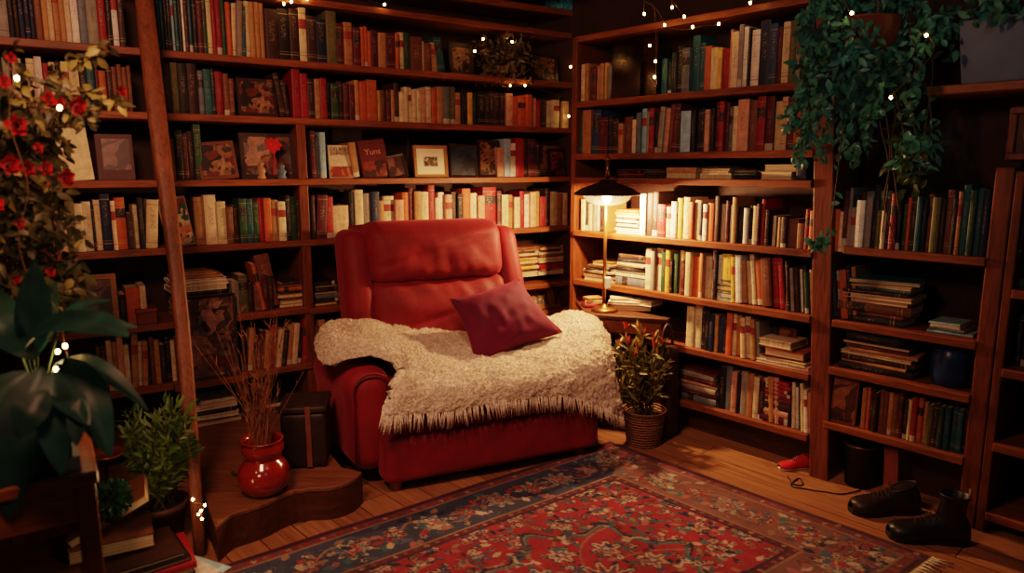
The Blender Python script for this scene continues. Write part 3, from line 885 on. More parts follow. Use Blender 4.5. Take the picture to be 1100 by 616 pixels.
ART = {
    'dark': collage('print_dark', [(40, 26, 22), (60, 40, 30), (90, 60, 44), (24, 18, 18)], 14),
    'figure': collage('print_figure', [(50, 32, 24), (130, 92, 60), (36, 24, 20), (150, 110, 76)], 18),
    'collage': collage('print_collage', [(70, 44, 36), (140, 98, 72), (44, 32, 30), (160, 122, 92), (104, 44, 36), (84, 62, 48)], 17),
    'paint': collage('print_painting', [(74, 62, 64), (140, 100, 84), (92, 70, 64), (172, 130, 114), (104, 56, 50), (112, 104, 106), (58, 44, 44)], 13),
    'bright': collage('print_bright', [(46, 90, 66), (206, 176, 142), (120, 60, 50), (196, 120, 80), (60, 70, 60)], 18),
    'blue': collage('print_blue', [(26, 38, 60), (40, 58, 84), (18, 24, 38), (60, 80, 104)], 12),
    'purple': collage('print_purple', [(96, 62, 66), (124, 84, 80), (70, 44, 48), (150, 110, 98)], 9),
    'red': collage('print_red', [(96, 30, 28), (130, 52, 40), (60, 22, 22), (150, 92, 62)], 14),
    'brown': collage('print_brown', [(110, 66, 42), (150, 96, 62), (84, 48, 32), (132, 84, 56)], 9),
    'rose': collage('print_rose', [(180, 60, 44), (120, 40, 34), (206, 140, 104), (90, 74, 60), (60, 44, 40)], 22),
    'sunset': collage('print_sunset', [(206, 160, 120), (190, 120, 84), (150, 60, 50), (120, 80, 70)], 10),
    'sketch': collage('print_sketch', [(206, 186, 156), (120, 100, 84), (150, 128, 104), (86, 70, 60)], 26),
}
zz1, zz2, zz3, zz4, zz5, zz6, zz7 = [z + T2 for z in (Z1, Z2, Z3, Z4, Z5, Z6, Z7)]
picture('dark wooden photo frame on the top shelf of back bookcase, right of brown books', WA, zz1, 409, 446, 37, .06, ART['dark'], M['frame_dark'], 10, -6)
picture('small dark framed print of a pale figure, left of the top shelf plant', WA, zz1, 484, 510, 45, .08, ART['figure'], M['frame_dark'], 8)
picture('dark framed oval print leaning at the right end of the top back shelf', WA, zz1, 570, 600, 56, .05, ART['figure'], M['frame_dark'], 12, 0, .12, roll=6)
faceout('large face-out album with a crowded brown photo collage, second shelf of the back bookcase', WA, zz2, 255, 297, 84, .03, ART['collage'], (60, 36, 28))
picture('dark framed photo at the right end of the second shelf, above the brown frames', WA, zz2, 584, 612, 110, .05, ART['blue'], M['frame_dark'], 8)
o, w, h = faceout('large cream card folder standing face out on the third shelf behind the red roses', WA, zz3, 63, 98, 137, .03, None, (236, 216, 172), 10, roll=-4)
faceout('purple-brown face-out album with a faded photo, left of the leaning pole on the third shelf', WA, zz3, 102, 143, 144, .03, ART['purple'], (84, 54, 52), 8, 0, None, 0, .022, (.18, .92, .22, .9))
faceout('colourful face-out album leaning on the third shelf, just right of the leaning pole', WA, zz3, 214, 256, 152, .02, ART['collage'], (110, 64, 50), 9, 0, None, -5)
faceout('wide face-out book with a painted scene, behind the red flowers on the third shelf', WA, zz3, 258, 317, 143, .05, ART['paint'], (66, 50, 46), 8)
ob, w, h = faceout('cream face-out book with two lines of dark title lettering over a sunset picture', WA, zz3, 354, 379, 156, .03, ART['sunset'], (214, 190, 160), 6, 0, None, 0, .02, (.04, .96, .03, .36))
ink = plain('ink_dark', (52, 34, 32), .7)
lettering('GELBERG', ob, 0, h * .82, w * .215, ink); lettering('JENNSON', ob, 0, h * .70, w * .2, ink)
ob, w, h = faceout('maroon face-out book with a pink script title, leaning left on the third shelf', WA, zz3, 390, 419, 150, .04, ART['red'], (92, 34, 32), 7, 0, None, -7, .024, (.06, .94, .05, .45))
lettering('Yuns', ob, 0, h * .62, w * .3, plain('ink_pink', (206, 128, 112), .6))
picture('small brown photo leaning against the maroon book on the third shelf', WA, zz3, 419, 440, 166, .03, ART['purple'], M['frame_dark'], 12, 0, .1, roll=-10)
picture('gold framed sketch with a wide cream mat on the third shelf of the back bookcase', WA, zz3, 446, 482, 156, .03, ART['sketch'], M['frame_gold'], 7, 0, .1, .26)
picture('dark blue seascape photo beside the gold framed sketch on the third shelf', WA, zz3, 484, 514, 155, .03, ART['blue'], M['frame_dark'], 7, 0, .07, roll=2)
picture('dark framed picture of a figure between the blue photo and the pink book', WA, zz3, 515, 538, 150, .04, ART['figure'], M['frame_dark'], 6, 0, .1)
picture('brown framed picture at the right end of the third shelf, behind the small one', WA, zz3, 578, 612, 152, .07, ART['brown'], M['frame_dark'], 6, 0, .12)
picture('small reddish brown framed picture standing before a larger one, third shelf near the corner', WA, zz3, 591, 609, 160, .02, ART['red'], M['frame_dark'], 8, 0, .12)
# small ornaments by the red flowers, third shelf
for (u, dd, hh, lab, mt) in ((281, .02, .09, 'small tan carved figurine left of the red paper flower, third shelf', 'figurine_tan'), (303, .015, .075, 'small blue-grey vase right of the red paper flower, third shelf', 'figurine_blue')):
    s, _ = WA.sz(u, 185, dd)
    m = MB(); m.lathe([(.022, 0), (.024, .006), (.016, .02), (.024, hh * .45), (.02, hh * .6), (.011, hh * .72), (.017, hh * .84), (.012, hh * .96), (0, hh)], 14)
    m2 = plain(mt, (176, 128, 92) if 'tan' in mt else (100, 116, 130), .4)
    tag(m.obj('figurine' if 'tan' in mt else 'small_vase', m2, loc=WA.pt(s, dd, zz3)), lab, 'figurine' if 'tan' in mt else 'vase')
s, _ = WA.sz(293, 160, -.01)
t = thing('red_paper_flower', 'bright red paper flower hanging in front of the wide face-out book', 'flower', WA.pt(s, -.012, zA(1.56)), WA.ang)
redm = plain('petal_red', (196, 22, 24), .6)
m = MB()
for k in range(14):
    a = k * 2.4
    m.leaf((0, 0, 0), (math.cos(a), -.5, math.sin(a)), (0, -1, 0), .045 - k * .0012, .03, .4)
m.obj('petals', redm, t)
m = MB(); m.tube([(0, 0, 0), (.006, -.004, -.08), (-.006, .0, -.15)], .003); m.obj('stem', redm, t)
# fourth shelf album
faceout('green and pink face-out magazine leaning right of the pole on the fourth shelf', WA, zz4, 177, 208, 212, .02, ART['bright'], (150, 120, 96), 10, 0, None, -7, .012, (.04, .96, .04, .96))
# the big leaning picture, on the low shelf
picture('large dark painting of a crowd leaning against the back bookcase below a paper stack', WA, zz6, 190, 256, 318, -.026, ART['paint'], M['frame_dark'], .6, 0, .045, name='painting', cat='painting', vmid=370)
picture('pale wood framed photo on the fifth shelf left of the leaning pole', WA, zz5, 85, 126, 296, .05, ART['purple'], M['frame_gold'], 8, 0, .16)
s0 = WA.sz(146, 330)[0]; s1 = WA.sz(168, 330)[0]
t = thing('wooden_box', 'reddish brown wooden box on the fifth shelf, touching the leaning pole', 'box', WA.pt(s0, .0, zz5), WA.ang)
# low box hidden partly: body + lid
m = MB(); m.box(0, s1 - s0, 0, .16, 0, .055); m.obj('body', wood('box_wood', (110, 50, 30), (150, 76, 46), 0), t, bevel=.003)
m = MB(); m.box(-.003, s1 - s0 + .003, -.003, .163, .056, .075); m.obj('lid', wood('box_lid_wood', (120, 54, 32), (158, 80, 48), 0), t, bevel=.003)
# corner frames below the stacks
zc = zA(.50) + T2
picture('small framed portrait below the corner book piles, nearest the burgundy cushion', WA, zc, 573, 594, 309, .06, ART['sketch'], M['frame_gold'], 12, 0, .18, vmid=325)
picture('small framed green picture below the corner book piles, right of the portrait', WA, zc, 595, 607, 310, .06, ART['brown'], M['frame_gold'], 10, 8, .18, vmid=325)
# clear photo frames on the lamplit bookcase
def glass_mat():
    m, nt, b = nmat('smoky_acrylic')
    tr = nt.nodes.new('ShaderNodeBsdfTransparent'); tr.inputs[0].default_value = (.72, .62, .56, 1)
    gl = nt.nodes.new('ShaderNodeBsdfGlossy'); gl.inputs['Roughness'].default_value = .12; gl.inputs['Color'].default_value = (.8, .75, .7, 1)
    mx = nt.nodes.new('ShaderNodeMixShader'); mx.inputs[0].default_value = .12
    nt.links.new(tr.outputs[0], mx.inputs[1]); nt.links.new(gl.outputs[0], mx.inputs[2]); nt.links.new(mx.outputs[0], nt.nodes['Material Output'].inputs[0])
    return m
M['acrylic'] = glass_mat()
zb1 = 1.815 + T2
for (u0, u1, vt, d, lab, pic) in ((656, 688, 46, .02, 'smoky clear photo stand left of the hanging lights, top of lamplit bookcase', 'dark'), (681, 706, 36, .05, 'taller smoky clear photo stand just left of the teal books', 'purple')):
    Mx, w, h = place_up(WB, zb1, u0, u1, vt, d, 3)
    t = thing('photo_stand', lab, 'picture frame'); t.matrix_basis = Mx
    m = MB(); m.box(-w / 2, w / 2, 0, .006, 0, h); m.obj('clear_panel', M['acrylic'], t)
    m = MB(); m.box(-w / 2 + .01, w / 2 - .01, .0065, .010, .012, h - .02); m.obj('photo', ART[pic], t)
    m = MB(); m.box(-w / 2, w / 2, -.0, .05, -.000, .005); m.obj('foot', M['acrylic'], t)
# bottom shelves
ob, w, h = faceout('brown picture book facing out at the left of the narrow bookcase bottom shelf', WB, .272 + T2, 893, 921, 407, .03, ART['brown'], (130, 80, 52), 4, 0, None, 0, .02, (.04, .96, .04, .97))
lettering('JVUL', ob, -.01, h * .08, w * .34, plain('ink_black', (26, 20, 18), .7))
picture('dark green framed picture behind the low stack on the sixth shelf of the lamplit bookcase', WB, .478 + T2, 806, 834, 349, .13, ART['dark'], M['frame_dark'], 5, 0, .06, vmid=370)
faceout('reddish brown face-out book behind the low stack, right of the green framed picture', WB, .478 + T2, 834, 853, 352, .14, ART['brown'], (130, 62, 40), 4, 0, 370)
# dark blue bowl-shaped pot on the third shelf of the narrow bookcase
s, _ = WB.sz(1022, 395, .1)
m = MB(); m.lathe([(.0, .0), (.055, 0), (.07, .01), (.078, .05), (.078, .11), (.07, .15), (.058, .165), (.052, .165), (.062, .148), (.07, .1), (.06, .02), (0, .015)], 28)
tag(m.obj('blue_pot', plain('blue_glaze', (22, 52, 96), .3), loc=WB.pt(s, .1, .535 + T2)), 'deep blue round pot on the third shelf of the narrow bookcase', 'pot')
# reddish ornament behind the colourful small stack
faceout('small reddish face-out book leaning behind the little colourful stack', WB, .755 + T2, 770, 792, 276, .13, ART['rose'], (140, 60, 44), 5, 0, 290)
# old radio like cabinet on top of the right edge bookcase
s0 = WB.sz(1073, 150)[0]
t = thing('wooden_radio', 'old wooden radio with round pale dial on the right edge bookcase', 'radio', WB.pt(s0 + .012, .03, 1.455 + T2), WB.ang)
m = MB(); m.box(0, .3, .02, .2, 0, .205); m.obj('body', M['wood_dark'], t, bevel=.015, bseg=4)
m = MB()
m.box(0.005, .295, .005, .03, .005, .03); m.box(.005, .295, .005, .03, .175, .2); m.box(.005, .03, .005, .03, .03, .175); m.box(.27, .295, .005, .03, .03, .175)
m.obj('front_frame', M['wood_v'], t, bevel=.004)
MX = Matrix.Rotation(math.pi / 2, 4, 'X')
m = MB(); m.lathe([(0, 0), (.042, 0), (.045, .004), (.042, .012), (.03, .016), (0, .018)], 24, M=Matrix.Translation((.095, .02, .1)) @ MX); m.obj('dial', plain('dial_pale', (120, 108, 98), .5), t)
m = MB(); m.lathe([(0, 0), (.016, 0), (.016, .012), (0, .014)], 16, M=Matrix.Translation((.2, .02, .07)) @ MX); m.obj('knob', M['black'], t)
# teal painted tin on the high ledge
zl = zA(2.41) + T2
s0 = WA.sz(603, 10)[0]; s1 = WA.sz(650, 10)[0]
t = thing('painted_tin', 'turquoise painted tin with dark blotches on the high ledge above the corner', 'tin', WA.pt(s0, -.0, zl), WA.ang)
m = MB(); m.box(0, s1 - s0, 0, .18, 0, .12); m.obj('body', collage('tin_paint', [(80, 190, 222), (100, 206, 230), (76, 160, 186), (60, 76, 84)], 16), t, bevel=.006)
m = MB(); m.box(-.004, s1 - s0 + .004, -.004, .184, .121, .14); m.obj('lid', collage('tin_lid_paint', [(40, 130, 158), (30, 100, 130)], 16), t, bevel=.004)
s0 = WA.sz(661, 8)[0]
t = thing('orange_bracket', 'slanting orange-brown wooden bracket beside the turquoise tin', 'bracket', WA.pt(s0, .0, zl), WA.ang)
m = MB(); m.prism([(0, 0), (.03, 0), (.09, .11), (.06, .11)], 0, .03)
m.v = [(x, z, y) for x, y, z in m.v]; m.f = [f[::-1] for f in m.f]
m.obj('brace', wood('bracket_wood', (150, 66, 30), (196, 96, 48), 0), t, bevel=.003)
# ------------------------------------------------------------------ armchair
CO = Vector((-.077, 3.2, 0))
CANG = math.atan2(.284, .959) + math.radians(8)
CSH = math.tan(math.radians(6))
Crc = Vector((math.cos(CANG), math.sin(CANG), 0)); Cbc = Vector((-Crc.y, Crc.x, 0))
def cl(u, v, y):
    """pixel on the plane local y = const -> root-local point"""
    p = onplane(u, v, CO + Cbc * y, Cbc) - CO
    return Vector((p.dot(Crc), y, p.z))
def sh(p): return Vector((p[0] - p[1] * CSH, p[1], p[2]))

def velvet(name, rgb, wr=.25, rough=.62):
    m, nt, b = nmat(name)
    vec = coords(nt)
    f = noise_n(nt, vec, 7, 4, .6)
    c = lin(rgb)
    nt.links.new(ramp(nt, f, [(.3, tuple(x * .72 for x in c)), (.7, tuple(min(1, x * 1.18) for x in c))]), b.inputs['Base Color'])
    b.inputs['Roughness'].default_value = rough
    b.inputs['Specular IOR Level'].default_value = .3
    b.inputs['Sheen Weight'].default_value = .35; b.inputs['Sheen Roughness'].default_value = .45
    b.inputs['Sheen Tint'].default_value = (*[min(1, x * 6 + .15) for x in lin(rgb)], 1)
    w = noise_n(nt, vec, 260, 2)
    g = noise_n(nt, vec, 22, 4, .5, 1.0)
    bump(nt, b, math_(nt, 'ADD', math_(nt, 'MULTIPLY', w, .25), g), wr, .006)
    return m
RED = velvet('red_upholstery', (124, 24, 32))
RED2 = velvet('red_upholstery_base', (112, 20, 28), .15)
chair = thing('armchair', 'big red upholstered armchair with winged back and wide padded arms on the rug', 'armchair', CO, CANG)

def sm(a, b, x):
    t = max(0, min(1, (x - a) / (b - a))); return t * t * (3 - 2 * t)

# base frame
m = MB(); m.rbox(0, .36, .205, 1.06, .62, .25, .03, 12, sh); m.obj('base', RED2, chair)
# arms
def arm(sgn):
    def f(p):
        x, y, z = p
        # taper the body below the padded roll
        cx = sgn * .555
        k = sm(.36, .50, z)
        x = cx + (x - cx) * (.84 + .16 * k)
        z = z - .02 * sm(.25, .7, y) - (.035 * sm(.1, .4, z) if sgn > 0 else 0)
        z += .008 * math.sin(y * 17 + sgn) * k
        return sh((x, y, z))
    m = MB(); m.rbox(sgn * .555, .40, .315, .215, .66, .48, .095, 22, f)
    return m
for s in (-1, 1):
    o = arm(s).obj('arm', RED, chair)
    # piping on the front panel of each arm
    pts = []
    for k in range(15):
        a = math.pi * (1 - k / 14)
        pts.append(sh((s * .555 + .088 * math.cos(a), .073, .465 - (.03 if s > 0 else 0) + .083 * math.sin(a))))
    pts = [sh((s * .555 - .082, .073, .13))] + pts + [sh((s * .555 + .082, .073, .13))]
    m = MB(); m.tube(pts, .0055, 6); m.obj('piping', RED2, o)
# footrest: lower board and upper roll
def puff(cx, cz, amt, seed):
    def f(p):
        q = Vector(p)
        n = noise.noise(Vector((q.x * 5, q.z * 7, seed))) * amt
        q.y -= n
        return sh(q)
    return f
m = MB(); m.rbox(.015, .045, .155, 1.10, .13, .215, .035, 22, puff(0, 0, .006, 3)); m.obj('footrest_panel', RED, chair)
m = MB(); m.rbox(.03, .06, .315, 1.02, .13, .13, .055, 20, puff(0, 0, .01, 9)); m.obj('footrest_roll', RED, chair)
# seat cushion
def seatf(p):
    q = Vector(p)
    e = 1 - max(abs(q.x) / .47, 0) ** 4
    q.z += .035 * max(0, e) * sm(.02, .2, q.y) * (1 if q.z > .40 else 0)
    return sh(q)
m = MB(); m.rbox(0, .36, .39, .92, .62, .15, .055, 20, seatf); m.obj('seat', RED, chair)
# back: wings and two-part cushion
def lean(z): return .30 * (z - .45) * .62
YB = .50
def wing(sgn):
    def f(p):
        x, y, z = p
        top = sm(.75, 1.14, z)
        x -= sgn * .012 * top
        y += lean(z) - .035 * (1 - top)
        return sh((x, y, z))
    m = MB(); m.rbox(sgn * .425, YB + .13, .80, .145, .22, .66, .065, 20, f)
    return m
for s in (-1, 1):
    wing(s).obj('wing', RED, chair)
def backf(p, z0, z1, seed, depth):
    q = Vector(p)
    u = q.x / .40; w = (q.z - z0) / (z1 - z0)
    e = max(0, 1 - abs(u) ** 3.5) * max(0, 1 - abs(2 * w - 1) ** 3)
    front = q.y < YB + .07
    if front:
        q.y -= depth * e
        # gathered folds: they run down from the seam and fade
        fx = q.x * 1.0
        seam = math.exp(-abs(q.z - .865) * 13)
        n = noise.noise(Vector((fx * 17 + q.z * 3, q.z * 4.0, seed)))
        n2 = noise.noise(Vector((fx * 6, q.z * 10, seed + 4)))
        ridge = 1 - abs(noise.noise(Vector((fx * 13 + (q.z - .865) * 9 * math.sin(fx * 9), q.z * 2.0, seed + 9)))) * 2.2
        q.y += (.018 * n * seam + .012 * n2 * e + .016 * max(0, ridge - .55) * math.exp(-abs(q.z - .865) * 6) * e)
        # a long soft diagonal crease
        q.y += .009 * math.exp(-((q.z - z0 - .55 * (z1 - z0) - .25 * q.x) / .018) ** 2) * e
    q.y += lean(q.z)
    return sh(q)
m = MB(); m.rbox(0, YB + .10, .672, .735, .20, .41, .05, 34, lambda p: backf(p, .467, .877, 2, .05)); m.obj('back_cushion', RED, chair)
m = MB(); m.rbox(0, YB + .085, 1.015, .745, .20, .315, .075, 34, lambda p: backf(p, .858, 1.173, 7, .045)); m.obj('headrest_cushion', RED, chair)
m = MB(); m.rbox(0, YB + .215, .72, .80, .05, .86, .02, 10, lambda p: sh((p[0], p[1] + lean(p[2]), p[2]))); m.obj('back_shell', RED2, chair)
for (x, y) in ((-.47, .05), (.485, .05), (-.46, .60), (.46, .60)):
    q = sh((x, y, 0))
    m = MB(); m.lathe([(.024, .001), (.028, .01), (.033, .05), (.036, .085)], 18, (q.x, q.y, 0)); m.obj('foot', M['wood_foot'], chair)

# ------------------------------------------------------------------ fleece blanket
ST = [
    [(346, 352, .52), (341, 362, .42), (339, 374, .33), (341, 384, .27), (347, 391, .20)],
    [(356, 346, .52), (350, 355, .42), (348, 367, .33), (352, 379, .25), (360, 391, .16)],
    [(372, 344, .52), (372, 351, .42), (372, 361, .32), (374, 372, .22), (380, 386, .13)],
    [(392, 344, .52), (396, 351, .42), (402, 360, .31), (406, 369, .21), (410, 384, .12)],
    [(408, 348, .52), (418, 356, .42), (428, 367, .30), (433, 380, .18), (430, 400, .06)],
    [(426, 352, .52), (436, 363, .40), (444, 379, .24), (440, 404, .02), (411, 445, -.06)],
    [(446, 353, .52), (455, 367, .39), (461, 385, .20), (457, 412, .00), (440, 446, -.06)],
    [(470, 354, .52), (478, 370, .37), (485, 390, .17), (488, 414, -.01), (486, 443, -.06)],
    [(500, 354, .52), (508, 371, .36), (516, 390, .16), (521, 410, -.01), (526, 435, -.06)],
    [(530, 353, .52), (540, 368, .36), (549, 387, .16), (556, 406, -.01), (562, 430, -.06)],
    [(560, 350, .52), (570, 364, .36), (580, 381, .16), (588, 402, -.01), (594, 427, -.06)],
    [(588, 342, .52), (597, 354, .37), (607, 372, .17), (616, 396, .00), (622, 430, -.06)],
    [(606, 336, .52), (617, 346, .37), (629, 362, .18), (640, 388, .02), (646, 440, -.06)],
    [(622, 336, .50), (634, 345, .36), (645, 360, .19), (655, 388, .04), (662, 447, -.05)],
    [(632, 340, .46), (643, 348, .34), (652, 363, .19), (660, 392, .05), (668, 450, -.03)],
]
G = [[cl(*q) for q in st] for st in ST]
NU, NV = 330, 150
rows_ = [spline(st, NV) for st in G]                 # NV samples back -> front at each station
cols_ = [spline([rows_[i][j] for i in range(len(G))], NU) for j in range(NV)]
P = [[cols_[j][i] for j in range(NV)] for i in range(NU)]
def gridn(P, i, j):
    nu, nv = len(P), len(P[0])
    a = P[min(i + 1, nu - 1)][j] - P[max(i - 1, 0)][j]
    b = P[i][min(j + 1, nv - 1)] - P[i][max(j - 1, 0)]
    n = a.cross(b)
    n = n.normalized() if n.length > 1e-12 else Vector((0, 0, 1))
    return n
for i in (0,):
    pass
NRM = [[gridn(P, i, j) for j in range(NV)] for i in range(NU)]
flip = -1 if NRM[NU // 2][NV // 3].z < 0 else 1
P2 = []
for i in range(NU):
    r_ = []
    for j in range(NV):
        p = P[i][j]; n = NRM[i][j] * flip
        q = p * 1.0
        d = .018 * noise.noise(q * 6) + .012 * noise.noise(q * 14 + Vector((5, 1, 2))) + .007 * noise.noise(q * 48) + .005 * noise.noise(q * 110)
        e = min(i, NU - 1 - i, j, NV - 1 - j) / 7
        r_.append(p + n * (d + .012 * (min(1, e) ** .5)))
    P2.append(r_)
def fleece_mat():
    m, nt, b = nmat('fleece')
    vec = coords(nt)
    f = noise_n(nt, vec, 85, 4, .65, .4)
    g = noise_n(nt, vec, 6, 3)
    c = ramp(nt, f, [(.32, lin((186, 160, 128))), (.55, lin((232, 212, 190))), (.75, lin((248, 232, 214)))])
    c = mix(nt, .6, c, ramp(nt, g, [(.3, (.78, .74, .70)), (.65, (1, 1, 1))]), 'MULTIPLY')
    nt.links.new(c, b.inputs['Base Color'])
    b.inputs['Roughness'].default_value = .95; b.inputs['Specular IOR Level'].default_value = .1
    b.inputs['Sheen Weight'].default_value = .3
    bump(nt, b, f, .8, .012)
    return m
FL = fleece_mat()
blk = thing('fleece_blanket', 'cream fleece blanket with fringe draped over the seat and arms of the red armchair', 'blanket', CO, CANG)
m = MB(); m.grid(P2, flip=(flip < 0))
m.obj('fleece', FL, blk, solid=.022)
# woolly tufts so that the outline is soft
m = MB()
rb = random.Random(3)
for k in range(42000):
    i = rb.randrange(1, NU - 1); j = rb.randrange(1, NV - 1)
    p = P2[i][j]; n = NRM[i][j] * flip
    t = Vector((rb.uniform(-1, 1), rb.uniform(-1, 1), rb.uniform(-1, 1)))
    d = (n * .8 + t * .7).normalized()
    L = rb.uniform(.004, .0075); w = rb.uniform(.0008, .0015)
    s = d.cross(t).normalized() * w
    q = p + d * L * .6; e = p + d * L * .75 + t * L * .45
    m.add([p - s, p + s, q + s * .9, q - s * .9, e + s * .3, e - s * .3], [(0, 1, 2, 3), (3, 2, 4, 5)], 0, True)
o = m.obj('wool_tufts', FL, blk); o['kind'] = 'stuff'
# fringe along the hanging front edge
m = MB()
i0 = int(NU * 4.55 / 14)
i = i0; tog = False
while i < NU - 2:
    p = P2[i][NV - 1]; b_ = P2[i][NV - 8]
    d = (p - b_).normalized() * .5 + Vector((rb.uniform(-.1, .26), rb.uniform(-.2, .05), -.9))
    d.normalize()
    L = rb.uniform(.05, .08) * (.75 if i > NU * .8 else 1)
    k = Vector((rb.uniform(-.012, .012), rb.uniform(-.012, .004), 0))
    m.tube([p - d * .012, p + d * L * .4 + k * .5, p + d * L + k], [.0042, .0034, .0012], 5)
    tog = not tog
    if tog: i += rb.choice((1, 1, 2))
o = m.obj('fringe', FL, blk)

# ------------------------------------------------------------------ burgundy cushion
cor = [cl(484, 322, .40), cl(557, 300, .46), cl(604, 357, .26), cl(512, 393, .20)]   # tl tr br bl
c0 = sum(cor, Vector()) / 4
nrm = (cor[1] - cor[0]).cross(cor[3] - cor[0]).normalized()
if nrm.y > 0: nrm = -nrm
def pil(a, b, side):
    x, y = a * 2 - 1, b * 2 - 1
    p = cor[0] * (1 - a) * (1 - b) + cor[1] * a * (1 - b) + cor[2] * a * b + cor[3] * (1 - a) * b
    # edges bow inward between the corners
    pin = .055
    cen = c0 - p
    p = p + cen * (pin * (max(abs(x), abs(y)) ** 4) * (1 - min(abs(x), abs(y)) ** 2) * 1.6)
    h = (max(0, 1 - x ** 2) ** .55) * (max(0, 1 - y ** 2) ** .55)
    wr = .010 * noise.noise(Vector((a * 7 + b * 3, b * 5 - a * 4, 2.0 + side))) * h + .006 * math.sin((a + b) * 16) * math.exp(-((a - b + .1) / .25) ** 2) * h
    return p + nrm * (side * (.085 * h) + wr)
n = 36
cu = thing('throw_cushion', 'burgundy velvet cushion propped on the fleece blanket against the armchair back', 'cushion', CO, CANG)
m = MB()
PF = [[pil(i / n, j / n, 1) for j in range(n + 1)] for i in range(n + 1)]
PK = [[pil(i / n, j / n, -1) for j in range(n + 1)] for i in range(n + 1)]
m.grid(PF, flip=True); m.grid(PK)
o = m.obj('cover', velvet('burgundy_velvet', (92, 10, 46), .2, .8), cu)
ring = [PF[i][0] for i in range(n)] + [PF[n][j] for j in range(n)] + [PF[n - i][n] for i in range(n)] + [PF[0][n - j] for j in range(n + 1)]
m = MB(); m.tube(ring, .0045, 6); m.obj('piping', velvet('burgundy_piping', (90, 16, 34), .1), cu)
for i in range(0, 15, 2):
    print('ST', i, [tuple(round(x, 2) for x in (p.x + p.y * CSH, p.y, p.z)) for p in G[i]])
